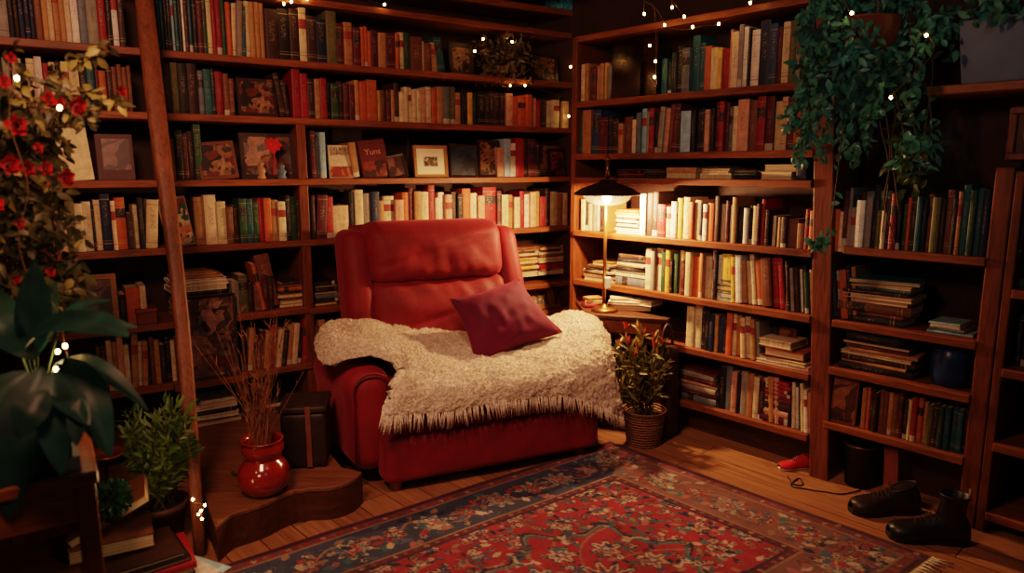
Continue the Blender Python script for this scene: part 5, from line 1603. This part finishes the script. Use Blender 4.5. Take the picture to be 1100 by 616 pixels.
# floor piles right of the table
pg = 'books and magazines piled on the floor at lower left'
pc = onz(146, 626, 0); pc.z = 0
def pile(items, c, ang, z=.002):
    for (T, L, D, code, pages, dx, dy, da, lab) in items:
        lie(c + Vector((dx, dy, z)), ang + da, T, L, D, code, pages, lab, group=pg)
        z += T + .001
    return z
a0 = fa + .05
z_ = pile([(.03, .36, .27, 'k', False, -.02, .02, .0, 'thick black book lowest in the floor pile by the leafy bush'),
           (.022, .33, .25, 'd', True, .0, .0, .05, 'dark brown book just above the lowest one in the floor pile'),
           (.024, .34, .25, 'r', False, .01, .01, -.04, 'red book in the middle of the floor pile by the leafy bush'),
           (.014, .32, .24, 'k', True, .0, .0, .06, 'thin black magazine above the red book in the floor pile'),
           (.014, .31, .24, 'd', True, -.02, .01, .03, 'thin dark brown magazine near the top of the floor pile'),
           ], pc, a0)
lie(pc + Vector((-.10, .05, z_ + .012)), a0 - .1, .05, .26, .20, 'b', True, 'thick brown book lying under the tilted one on the floor pile', group=pg)
lie(pc + Vector((-.09, .05, z_ + .13)), a0 - .15, .03, .27, .21, 'b', True, 'large brown book with pale page edges tilted on top of the floor pile', tilt=-26, group=pg)
wp = onz(206, 618, .0)
lie(wp + Vector((-.03, -.06, .002)), a0 + .5, .012, .30, .22, 'l', True, 'pale blue magazine on the floor at the foot of the leaning pole', group=pg, cat='magazine', name='magazine')
lie(wp + Vector((-.05, -.07, .015)), a0 + .35, .008, .28, .21, 'w', True, 'white magazine lying on the pale blue one near the leaning pole', group=pg, cat='magazine', name='magazine')
# copper dish on a slim stand
dp = onz(113, 491, .40)
t = thing('plant_stand', 'slim stand with a round copper dish top between table and leafy bush', 'stand', (dp.x, dp.y, 0))
dz = .40
m = MB(); m.lathe([(0, dz), (.05, dz), (.066, dz + .012), (.07, dz + .014), (.066, dz + .018), (.05, dz + .006), (0, dz + .006)], 32); m.obj('dish', plain('copper', (150, 86, 52), .3, .8), t)
m = MB(); m.lathe([(0, .002), (.04, .002), (.04, .012), (.008, .03), (.006, dz - .02), (.03, dz - .001), (0, dz - .001)], 20); m.obj('stem', M['black'], t)
# ------------------------------------------------------------------ plants
rp = random.Random(77)
def rv(a=1.0): return Vector((rp.uniform(-a, a), rp.uniform(-a, a), rp.uniform(-a, a)))
G_dark = leafmat('leaf_deep', (12, 38, 34), (24, 66, 58), .5)
G_mid = leafmat('leaf_mid', (56, 84, 34), (104, 126, 54), .45)
G_yel = leafmat('leaf_yellow', (104, 98, 48), (154, 140, 80), .5)
G_teal = leafmat('leaf_vine', (44, 92, 76), (84, 144, 118), .45)
G_ol = leafmat('leaf_olive', (44, 46, 26), (78, 74, 40), .5)
stemm = plain('plant_stem', (82, 62, 38), .7)
terra = plain('terracotta', (140, 74, 46), .7, 0, .2, 10, .2)

def pot(parent, r, h, mat, c=(0, 0, 0), soil=True, name='pot'):
    m = MB(); m.lathe([(0, .002), (r * .7, .002), (r * .98, h * .85), (r * 1.08, h * .86), (r * 1.08, h), (r * .96, h), (r * .9, h * .86), (0, h * .86)], 28, c)
    m.obj(name, mat, parent)
    if soil:
        m = MB(); m.lathe([(r * .9, h * .868), (r * .5, h * .90), (0, h * .90)], 20, c); m.f = [f for f in m.f if len(f) == 4]; m.m = [0] * len(m.f); m.s = [True] * len(m.f)
        m.obj('soil', M['soil'], parent)

# big leafy plant on the table
bp = ony(38, 478, 1.90); bp.z = FZ
bt = thing('leafy_plant', 'big dark green broad-leaved plant in the left foreground on the table', 'plant', bp)
pot(bt, .085, .13, plain('grey_pot', (86, 70, 60), .6))
LV = [((35, 380), (37, 279), 37, 1.86, 1.84, .1), ((28, 378), (146, 341), 31, 1.85, 1.72, .25), ((62, 352), (138, 358), 40, 1.8, 1.68, .12), ((45, 395), (8, 548), 56, 1.78, 1.62, .2), ((72, 385), (118, 484), 44, 1.82, 1.7, .2),
      ((60, 390), (158, 432), 24, 1.95, 1.85, .3), ((40, 385), (-30, 330), 40, 1.85, 1.8, .2), ((30, 400), (-40, 470), 46, 1.8, 1.7, .2), ((58, 400), (66, 505), 40, 1.72, 1.6, .2), ((20, 372), (-18, 300), 34, 1.95, 1.9, .1),
      ((60, 365), (118, 318), 26, 2.0, 2.0, .25), ((55, 420), (95, 455), 34, 1.7, 1.62, .15), ((86, 430), (82, 478), 22, 1.66, 1.6, .1), ((40, 380), (60, 300), 24, 2.0, 2.02, .1), ((50, 420), (20, 470), 40, 1.66, 1.58, .2)]
crown = ony(42, 415, 1.88)
for (b0, tp, wpx, yb, yt, cv) in LV:
    a, b_ = ony(*b0, yb), ony(*tp, yt)
    d = b_ - a; L = d.length; W = wpx * yb / FPX
    toc = (CAM - a).normalized()
    up = (toc + Vector((0, 0, .9)) + rv(.25)).normalized()
    side = d.cross(up).normalized(); up = side.cross(d).normalized()
    seg = 12; nw = 7
    Gd = []
    for i in range(seg + 1):
        tt = i / seg
        w = W * .5 * max(.02, math.sin(math.pi * (tt * .96 + .02)) ** .75) * (1.05 - .25 * tt)
        c = a + d * tt + up * (cv * L * math.sin(math.pi * tt) * .6) - Vector((0, 0, cv * L * .25 * tt * tt))
        Gd.append([c + side * (w * q) + up * (abs(q) * w * .30 + .05 * w * math.sin(tt * 14 + q * 2)) - bp for q in [k / 3 - 1 for k in range(nw)]])
    m = MB(); m.grid(Gd); m.obj('leaf', G_dark, bt)
    m = MB(); st_ = spline([bp * 0 + Vector((0, 0, .12)), (crown - bp) * .7, a - bp], 10); m.tube(st_, [.006 - .003 * i / 9 for i in range(10)], 6); m.obj('stem', G_mid, bt)

# rose bush
rpz = FT(-.34, .74, FZ)
rb0 = thing('rose_bush', 'potted rose bush with red blooms and yellowing leaves behind the leafy plant', 'plant', rpz)
pot(rb0, .10, .17, terra)
m_st = MB(); m_a = MB(); m_y = MB()
YR = rpz.y
tips = [(10, 60), (20, 100), (45, 95), (60, 130), (35, 140), (8, 150), (25, 185), (62, 195), (5, 215), (40, 225), (70, 245), (20, 255), (55, 275), (75, 300), (45, 305), (68, 318), (85, 300)]
for (u, v) in tips:
    yy = YR + rp.uniform(-.1, .12)
    tip = ony(u, v, yy) - rpz
    pts = spline([Vector((rp.uniform(-.03, .03), rp.uniform(-.03, .03), .15)), tip * .45 + Vector((-.02, 0, .12)) + rv(.03), tip * .8 + rv(.03), tip], 14)
    m_st.tube(pts, [.004 - .0026 * i / 13 for i in range(14)], 5)
    far = u > 84 and v < 140
    for i in range(7 if not far else 10, 14):
        for q in range(4 if far else 7):
            p = pts[i] + rv(.035 if not far else .016)
            (m_y if (far or rp.random() < .12) else m_a).leaf(p, rv() + Vector((0, 0, -.2)), rv() + Vector((0, -1, .5)), rp.uniform(.028, .05), rp.uniform(.018, .028), .3, .3, 3)
m_st.obj('stems', stemm, rb0)
for pl_ in ([(0, 330), (14, 220), (26, 140), (60, 118), (92, 112), (126, 108)], [(0, 330), (10, 180), (20, 110), (50, 84), (84, 66), (112, 54)], [(5, 330), (20, 200), (44, 140), (76, 126), (98, 128)], [(0, 330), (16, 200), (40, 122), (80, 106), (104, 100)]):
    pts = spline([ony(u, v, YR + rp.uniform(-.03, .03)) - rpz for u, v in pl_], 30)
    m_st.tube(pts, [.004 - .003 * i / 29 for i in range(30)], 5)
    for i in range(17, 30):
        for q in range(2 if i < 25 else 4):
            (m_y if rp.random() < .7 else m_a).leaf(pts[i] + rv(.014), rv() + Vector((0, 0, -.2)), rv() + Vector((0, -1, .5)), rp.uniform(.026, .046), rp.uniform(.018, .028), .3, .3, 3)
# fuller leafy mass
for k in range(900):
    v = rp.uniform(85, 330); umax = 74 + (25 if v > 240 else 0) - abs(v - 200) * .05
    u = rp.uniform(-25, umax) * (1 if rp.random() < .85 else 1.05)
    p = ony(u, v, YR + rp.uniform(-.16, .2)) - rpz
    if noise.noise(p * 9) < -.12: continue
    (m_y if rp.random() < .06 else m_a).leaf(p, rv() + Vector((0, 0, -.3)), rv() + Vector((0, -1, .5)), rp.uniform(.028, .05), rp.uniform(.018, .03), .3, .3, 3)
m_a.obj('foliage', G_ol, rb0); m_y.obj('yellow_foliage', G_yel, rb0)['label'] = 'pale yellow-green leaves'
petal = plain('rose_petal', (176, 14, 22), .5, 0, .25, 20, 0, .3, 0, .3)
for (u, v, s) in ((18, 135, .030), (52, 106, .018), (80, 112, .026), (66, 112, .016), (8, 176, .028), (30, 180, .022), (48, 182, .020), (69, 190, .024), (4, 88, .018), (12, 62, .014), (130, 98, .014), (40, 160, .014), (-5, 220, .02), (20, 240, .016), (55, 292, .014), (16, 300, .014)):
    p = ony(u, v, YR - .16 + rp.uniform(-.03, .03)) - rpz
    m = MB(); toc = (CAM - p - rpz).normalized() + rv(.4)
    a = Vector((0, 0, 1)) if abs(toc.z) < .8 else Vector((1, 0, 0))
    e1 = toc.cross(a).normalized(); e2 = toc.cross(e1).normalized()
    for k in range(16):
        q = k * 2.4; ring = .35 + .65 * k / 16
        d = (e1 * math.cos(q) + e2 * math.sin(q)) * ring + toc.normalized() * (1.1 - ring)
        m.leaf(p, d, toc, s * (.7 + .5 * ring), s * .95, -.35, .45, 4, tip=.2)
    m.obj('bloom', petal, rb0)

# leafy bush between the table and the step
bb = onz(176, 582, 0)
bu = thing('leafy_bush', 'bushy green pot plant with narrow upright leaves left of the leaning pole', 'plant', bb)
pot(bu, .095, .17, plain('brown_pot', (74, 46, 34), .6))
m = MB(); ms = MB()
for k in range(34):
    u = rp.uniform(133, 207); v = rp.uniform(432, 500) + abs(u - 175) * .35
    if rp.random() < .35: u, v = rp.uniform(180, 206), rp.uniform(440, 490)
    tip = ony(u, v, bb.y + rp.uniform(-.12, .10)) - bb
    b0 = Vector((rp.uniform(-.05, .05), rp.uniform(-.05, .05), .15))
    pts = spline([b0, b0.lerp(tip, .5) + rv(.02), tip], 14)
    ms.tube(pts, [.0035 - .0018 * i / 13 for i in range(14)], 4)
    for i in range(3, 14):
        for q in range(4):
            d = (pts[min(i + 1, 13)] - pts[i - 1]).normalized() + rv(.9)
            m.leaf(pts[i] + rv(.012), d, rv() + Vector((0, -.6, .6)), rp.uniform(.035, .06), rp.uniform(.012, .018), .25, .25, 3)
m.obj('foliage', G_mid, bu); ms.obj('stems', stemm, bu)
# round dark plant under the copper dish
gb = onz(124, 545, .33)
t = thing('round_plant', 'small round dark green pot plant beneath the copper dish', 'plant', (dp.x + .07, dp.y - .12, z_ + .26))
t.location = onz(120, 545, .33); t.location.z = .285
m = MB()
for k in range(260):
    d = rv().normalized()
    m.leaf(d * .035 + Vector((0, 0, .075)), d + rv(.4), rv(), .035, .018, .3, .3, 2)
m.obj('foliage', leafmat('leaf_round', (16, 44, 28), (36, 74, 44)), t)
pot(t, .038, .06, M['black'], soil=False)

# potted flowering plant by the armchair
cp = onz(691, 476, 0)
cpl = thing('potted_plant', 'potted plant with orange-red flower tips in a woven basket beside the armchair', 'plant', cp)
def wicker():
    m, nt, b = nmat('wicker')
    vec = coords(nt)
    wv_ = nt.nodes.new('ShaderNodeTexWave'); wv_.bands_direction = 'Z'; wv_.inputs['Scale'].default_value = 22; wv_.inputs['Distortion'].default_value = 2.5; wv_.inputs['Detail Scale'].default_value = 6
    nt.links.new(vec, wv_.inputs['Vector'])
    nt.links.new(ramp(nt, wv_.outputs['Fac'], [(.2, lin((70, 42, 26))), (.7, lin((150, 98, 62)))]), b.inputs['Base Color'])
    b.inputs['Roughness'].default_value = .7
    bump(nt, b, wv_.outputs['Fac'], .8, .008)
    return m
wk = wicker()
m = MB(); r0, r1, hh = .088, .112, .185
prof = [(0, .002), (r0, .002)] + [(r0 + (r1 - r0) * k / 14 + .0025 * (k % 2), .004 + hh * k / 14) for k in range(15)] + [(r1 - .008, hh), (r1 - .012, hh - .03), (0, hh - .03)]
m.lathe(prof, 36); m.obj('basket', wk, cpl)
m = MB(); ring = [Vector((r1 * math.cos(q * math.pi / 20), r1 * math.sin(q * math.pi / 20), hh)) for q in range(41)]; m.tube(ring, .008, 6); m.obj('rim', wk, cpl)
m = MB(); m.lathe([(r1 - .014, hh - .028), (0, hh - .02)], 24); m.f = [f for f in m.f if len(f) == 4]; m.m = [0] * len(m.f); m.s = [True] * len(m.f); m.obj('soil', M['soil'], cpl)
m = MB(); ms = MB(); tipsx = []
for k in range(26):
    u = 690 + rp.gauss(0, 17); u = max(660, min(722, u)); v = rp.uniform(352, 400) + abs(u - 690) * .6
    tip = ony(u, v, cp.y + rp.uniform(-.10, .08)) - cp
    b0 = Vector((rp.uniform(-.05, .05), rp.uniform(-.05, .05), hh - .025))
    pts = spline([b0, b0.lerp(tip, .5) + rv(.015), tip], 12)
    ms.tube(pts, [.0036 - .0016 * i / 11 for i in range(12)], 5)
    tipsx.append(pts[-1])
    for i in range(3, 12):
        for q in range(3):
            d = (pts[min(i + 1, 11)] - pts[i - 1]).normalized() * .9 + rv(.8)
            m.leaf(pts[i] + rv(.008), d, rv() + Vector((0, -.5, .6)), rp.uniform(.045, .08), rp.uniform(.014, .022), .25, .25, 4)
m.obj('foliage', leafmat('leaf_croton', (70, 72, 32), (136, 122, 62)), cpl); ms.obj('stems', stemm, cpl)
tipsx.sort(key=lambda p: -p.z)
bract = plain('bract_orange', (206, 84, 40), .5, 0, .25, 16)
for p in tipsx[:11] + [ony(672, 352, cp.y) - cp]:
    m = MB()
    for k in range(9):
        d = Vector((rp.uniform(-.6, .6), rp.uniform(-.6, .6), 1.2))
        m.leaf(p + Vector((0, 0, -.01)), d, rv(), rp.uniform(.03, .055), .012, .15, .3, 3)
    m.obj('flower', bract, cpl)

# leafy pot plant on the top shelf
p0 = WA.pt(WA.sz(540, 80)[0], .05, zz1)
t = thing('shelf_plant', 'leafy pot plant threaded with fairy lights on the top shelf of the back bookcase', 'plant', p0)
pot(t, .045, .07, terra)
m = MB()
for k in range(420):
    u = rp.gauss(540, 15); v = rp.gauss(66, 14)
    if v > 92 or v < 36 or abs(u - 540) > 34: continue
    p = ony(u, v, p0.y + rp.uniform(-.1, .03)) - p0
    m.leaf(p, rv() + Vector((0, 0, .2)), rv(), rp.uniform(.03, .05), rp.uniform(.016, .028), .4, .3, 3)
m.obj('foliage', leafmat('leaf_shelf', (66, 60, 34), (118, 100, 58)), t)
m = MB()
for k in range(9):
    a = rp.uniform(0, 6.28)
    m.tube(spline([Vector((0, 0, .055)), Vector((.03 * math.cos(a), .03 * math.sin(a), .12)), Vector((.09 * math.cos(a), .05 * math.sin(a), .17))], 7), .002, 4)
m.obj('stems', stemm, t)

# hanging vine at the upper right
hp = WB.pt(.17, -.17, 0); hp.z = ony(918, 60, hp.y).z
hv = thing('hanging_vine', 'big trailing green vine hanging from a brown pot at the upper right', 'plant', hp)
m = MB(); m.lathe([(0, 0), (.08, .004), (.12, .06), (.135, .13), (.14, .135), (.128, .13), (.11, .07), (0, .06)], 30); m.obj('pot', plain('brown_glaze', (104, 52, 34), .45), hv)
m = MB()
for k in range(3):
    a = k * 2.09 + .4
    m.tube([(.135 * math.cos(a), .135 * math.sin(a), .13), (.01 * math.cos(a), .01 * math.sin(a), CEIL - hp.z - .002)], .003, 5)
m.obj('hanger', M['wire'], hv)
VN = [[(915, 30), (890, 25), (868, 45), (856, 75)], [(915, 30), (880, 50), (866, 80), (850, 122), (856, 130)], [(905, 30), (885, 70), (875, 110), (862, 150), (858, 176)], [(920, 35), (900, 70), (890, 120), (880, 170)],
      [(920, 40), (915, 80), (905, 120), (912, 165)], [(920, 40), (930, 80), (925, 120), (930, 140), (922, 165)], [(930, 35), (945, 70), (940, 110), (935, 130)], [(930, 30), (955, 45), (965, 80), (962, 110)],
      [(935, 25), (970, 25), (985, 60), (978, 100), (985, 160)], [(930, 20), (960, 5), (990, 10), (1005, 40)], [(900, 25), (885, 5), (870, 10), (862, 30)], [(920, 10), (905, -10), (890, 0)], [(940, 15), (950, -10), (980, -5)],
      [(905, 40), (880, 95), (868, 100), (856, 118)], [(925, 40), (950, 60), (930, 100), (905, 105)], [(910, 30), (895, 90), (872, 130), (866, 150)], [(925, 30), (940, 50), (910, 90), (890, 92)], [(915, 25), (895, 40), (880, 70), (885, 105)],
      [(940, 20), (975, 40), (1000, 20), (1018, 30)], [(935, 30), (955, 80), (970, 140), (968, 175)], [(930, 30), (980, 60), (1000, 120), (995, 180)], [(915, 40), (905, 140), (898, 200), (890, 250), (872, 262)]]
m = MB(); ms = MB()
for si, s in enumerate(VN):
    n = 30
    dd = rp.uniform(-.10, .10)
    k3 = [ony(u, v, hp.y + dd * min(1, i / 2) - .03 * i) - hp for i, (u, v) in enumerate(s)]
    pts = spline(k3, n)
    ms.tube(pts, [.0032 - .0018 * i / (n - 1) for i in range(n)], 4)
    sparse = si >= 19
    for i in range(2, n):
        for q in range(2 if sparse and i < 22 else 4):
            if sparse and i < 22 and rp.random() < .75: continue
            p = pts[i] + rv(.026)
            d = rv(.8) + Vector((0, 0, -.7))
            L = rp.uniform(.022, .046)
            m.leaf(p, d, rv(.8) + Vector((-.3, -1, .3)), L, L * rp.uniform(.4, .8), rp.uniform(.1, .7), .3, 3)
for k in range(560):
    u, v = (rp.gauss(920, 42), rp.gauss(48, 38)) if k > 140 else (rp.gauss(915, 20), rp.gauss(52, 18))
    if v > 120 or u < 852 or u > 1010: continue
    p = ony(u, v, hp.y + (rp.uniform(-.16, .08) if k > 140 else rp.uniform(-.2, -.15))) - hp
    if k > 140 and noise.noise(p * 7) < -.05: continue
    L = rp.uniform(.03, .05)
    m.leaf(p, rv(.8) + Vector((0, 0, -.6)), rv(.8) + Vector((-.3, -1, .3)), L, L * .55, .3, .25, 3)
m.obj('foliage', G_teal, hv); 
for s in ([(938, 40), (950, 110), (956, 170), (948, 250)], [(985, 20), (1002, 70), (992, 150), (985, 210)], [(960, 40), (962, 120), (958, 160), (966, 230)], [(945, 130), (955, 180), (950, 215), (962, 262)]):
    ms.tube(spline([ony(u, v, hp.y + .02) - hp for u, v in s], 24), .003, 4)
ms.obj('stems', stemm, hv)
# lower clump of paler leaves
m = MB()
for k in range(150):
    u, v = rp.gauss(980, 12), rp.gauss(172, 16)
    p = ony(u, v, hp.y + rp.uniform(-.05, .06)) - hp
    L = rp.uniform(.03, .05)
    m.leaf(p, rv(.8) + Vector((0, 0, -.5)), rv(.8) + Vector((-.3, -1, .3)), L, L * .6, .3, .25, 3)
m.obj('pale_foliage', leafmat('leaf_pale', (60, 74, 36), (104, 112, 58)), hv)

# planter trough on the high right shelf
s0 = WB.sz(1024, 90)[0]
pz_ = 1.75 + T2
pt_ = thing('planter_trough', 'grey-blue planter trough on the high shelf at the upper right corner', 'planter', WB.pt(s0 + .02, .02, pz_), WB.ang)
m = MB()
vs = []
for z, ex in ((0, 0), (.235, .022)):
    vs += [(-ex, -ex, z), (.52 + ex, -ex, z), (.52 + ex, .2 + ex, z), (-ex, .2 + ex, z)]
vs += [(.01 - .022, .01 - .022, .235), (.51 + .022, .01 - .022, .235), (.51 + .022, .19 + .022, .235), (.01 - .022, .19 + .022, .235), (.0, .0, .19), (.52, .0, .19), (.52, .2, .19), (.0, .2, .19)]
fs = [(3, 2, 1, 0)] + [(k, (k + 1) % 4, 4 + (k + 1) % 4, 4 + k) for k in range(4)] + [(4 + k, 4 + (k + 1) % 4, 8 + (k + 1) % 4, 8 + k) for k in range(4)] + [(8 + k, 8 + (k + 1) % 4, 12 + (k + 1) % 4, 12 + k) for k in range(4)] + [(12, 13, 14, 15)]
m.add(vs, fs); m.obj('trough', plain('trough_blue', (92, 104, 122), .5, 0, .2, 5), pt_, bevel=.004)
m = MB()
for k in range(420):
    p = Vector((rp.uniform(-.12, .5), rp.uniform(-.08, .18), .2 + abs(rp.gauss(0, .09))))
    if p.x < 0: p.z -= rp.uniform(0, .1)
    L = rp.uniform(.03, .055)
    m.leaf(p, rv(.9), rv(.8) + Vector((0, -1, .3)), L, L * .55, .3, .25, 3)
m.obj('foliage', G_teal, pt_)
m = MB()
for k in range(18):
    x = rp.uniform(.02, .5); m.tube(spline([Vector((x, .1, .18)), Vector((x + rp.uniform(-.05, .05), .08, .27)), Vector((x + rp.uniform(-.12, .08), .0, .3))], 6), .002, 4)
m.obj('stems', stemm, pt_)

# ------------------------------------------------------------------ fairy lights
def garland(name, label, wires, bulbs, r=.0065):
    """wires: list of world polylines; bulbs: world points"""
    o0 = Vector(wires[0][0])
    t = thing(name, label, 'string lights', o0, 0, 'fairy light strings')
    m = MB()
    for w_ in wires:
        n = max(8, len(w_) * 6)
        m.tube(spline([Vector(p) - o0 for p in w_], n), .0013, 4)
    m.obj('wire', M['wire'], t)
    for b_ in bulbs:
        q = Vector(b_) - o0
        m = MB(); m.lathe([(0, -r * 1.2), (r * .7, -r * .8), (r, 0), (r * .7, r * .9), (0, r * 1.2)], 10, q); m.obj('bulb', M['bulb'], t)
def onB(u, v, d): return onplane(u, v, WB.O + WB.inn * d, WB.inn)
def onA(u, v, d): return onplane(u, v, WA.O + WA.inn * d, WA.inn)
f = lambda L_, d: [onB(u, v, d) for u, v in L_]
garland('string_lights', 'drooping fairy lights hanging above the lamplit bookcase top shelf', [f([(693, -8), (691, 12)], -.1), f([(692, 2), (700, 5), (708, 14), (716, 28), (735, 32), (755, 28), (772, 26), (790, 16), (806, 3), (812, -6)], -.06), f([(700, 6), (703, 12), (705, 50), (704, 86)], -.05), f([(721, -8), (722, 6)], -.1), f([(716, -8), (735, 18)], -.1)],
        f([(692, 15)], -.1) + f([(722, 8), (735, 18)], -.1) + f([(714, 27), (744, 29), (772, 26), (806, 3)], -.062) + f([(698, 49), (704, 66), (703, 83)], -.055), .0062)
g_ = lambda L_, d: [onA(u, v, d) for u, v in L_]
garland('string_lights', 'fairy lights looped through the leafy plant at the back bookcase top corner', [g_([(519, 42), (510, 55), (530, 60), (550, 45), (556, 70), (548, 92), (564, 92), (585, 98), (604, 104)], -.03), g_([(604, 104), (611, 126), (619, 62), (613, 72)], -.04)],
        g_([(519, 42), (510, 55), (550, 45), (548, 92), (564, 92)], -.032) + g_([(613, 72), (611, 125)], -.042), .0062)
garland('string_lights', 'few fairy lights strung above the top row of the back bookcase', [g_([(295, -6), (305, 4), (312, 2), (340, -4), (375, -6), (413, 5), (420, -6)], -.03)], g_([(305, 4), (313, 2), (330, -1), (413, 5)], -.032), .0062)
h_ = lambda L_, y: [ony(u, v, y) for u, v in L_]
garland('string_lights', 'fairy lights tangled in the hanging vine at the upper right', [h_([(905, -5), (915, 14), (950, 30), (995, 38), (1000, 60), (960, 100), (957, 106)], hp.y - .2)], h_([(915, 14), (995, 38), (957, 105)], hp.y - .205), .0056)
garland('string_lights', 'fairy lights wound through the rose bush and the big leafy plant', [h_([(5, 70), (18, 84), (10, 130), (30, 200), (20, 260), (38, 312), (60, 330), (70, 372), (76, 400), (60, 398), (52, 420)], YR - .22), h_([(8, 92), (30, 110), (60, 118), (64, 112)], YR - .22)],
        h_([(18, 84), (64, 116), (38, 312), (70, 372), (76, 399), (60, 397), (38, 352), (30, 366), (62, 378)], YR - .225), .0055)
garland('string_lights', 'little cluster of fairy lights at the foot of the leaning pole', [h_([(198, 455), (206, 500), (207, 537), (214, 541), (220, 543), (217, 550), (216, 558)], bot.y - .07)], h_([(207, 537), (220, 543), (216, 549), (217, 558), (213, 553)], bot.y - .072), .0042)
# ------------------------------------------------------------------ camera, light, world
cd = bpy.data.cameras.new('camera'); co = bpy.data.objects.new('camera', cd); COL.objects.link(co)
cd.sensor_width = 36; cd.lens = 36 * FPX / 1100
co.location = CAM; co.rotation_euler = (math.pi / 2 - TH, 0, 0)
cd.clip_start = .05
scene.camera = co
w = bpy.data.worlds.new('dim_evening'); scene.world = w; w.use_nodes = True
bg = w.node_tree.nodes['Background']; bg.inputs[0].default_value = (.75, .36, .28, 1); bg.inputs[1].default_value = .016

def point(name, loc, e, col, r=.03):
    l = bpy.data.lights.new(name, 'POINT'); l.energy = e; l.color = col; l.shadow_soft_size = r
    o = bpy.data.objects.new(name, l); COL.objects.link(o); o.location = loc
    return o
def area(name, loc, tgt, e, col, size):
    l = bpy.data.lights.new(name, 'AREA'); l.energy = e; l.color = col; l.size = size; l.shape = 'DISK'
    o = bpy.data.objects.new(name, l); COL.objects.link(o); o.location = loc
    o.rotation_euler = (Vector(tgt) - Vector(loc)).to_track_quat('-Z', 'Y').to_euler()
    return o
def spot(name, loc, tgt, e, col, ang, blend=.8, r=.1):
    l = bpy.data.lights.new(name, 'SPOT'); l.energy = e; l.color = col; l.spot_size = math.radians(ang); l.spot_blend = blend; l.shadow_soft_size = r
    o = bpy.data.objects.new(name, l); COL.objects.link(o); o.location = loc
    o.rotation_euler = (Vector(tgt) - Vector(loc)).to_track_quat('-Z', 'Y').to_euler()
    return o
WARM = (1, .48, .28)
point('lamp_light', LAMP_POS, 88, (1, .59, .31), .03)
spot('ceiling_spot_light', (-.1, 1.9, 2.5), (.25, 2.75, 0), 74, (1, .54, .38), 75, .9, .15)
area('shelf_glow_light', (-.9, 1.2, 2.45), (-1.2, 3.4, 1.5), 34, WARM, .5)
spot('vine_cool_spot_light', (1.0, .5, 2.35), (1.25, 2.75, 1.95), 16, (.45, .9, 1.0), 50, .9, .3)  # added cool spot aimed at the hanging vine, no window behind it
area('dusk_fill_light', (.6, -.3, 2.3), (.0, 2.8,   .8), 1.3, (.5, .85, 1.0), .9)
point('fairy_glow_light', ony(72, 384, 1.98), .7, (1, .64, .34), .03)
point('bush_fill_light', onz(168, 500, .5) + Vector((.12, -.22, .1)), 2.4, (1, .62, .32), .05)  # added warm fill floating before the bush, apart from the fairy bulbs
cd.dof.use_dof = True; cd.dof.focus_distance = 3.5; cd.dof.aperture_fstop = 1.5
scene.view_settings.view_transform = 'Filmic'
scene.view_settings.look = 'Medium High Contrast'
scene.view_settings.exposure = .05
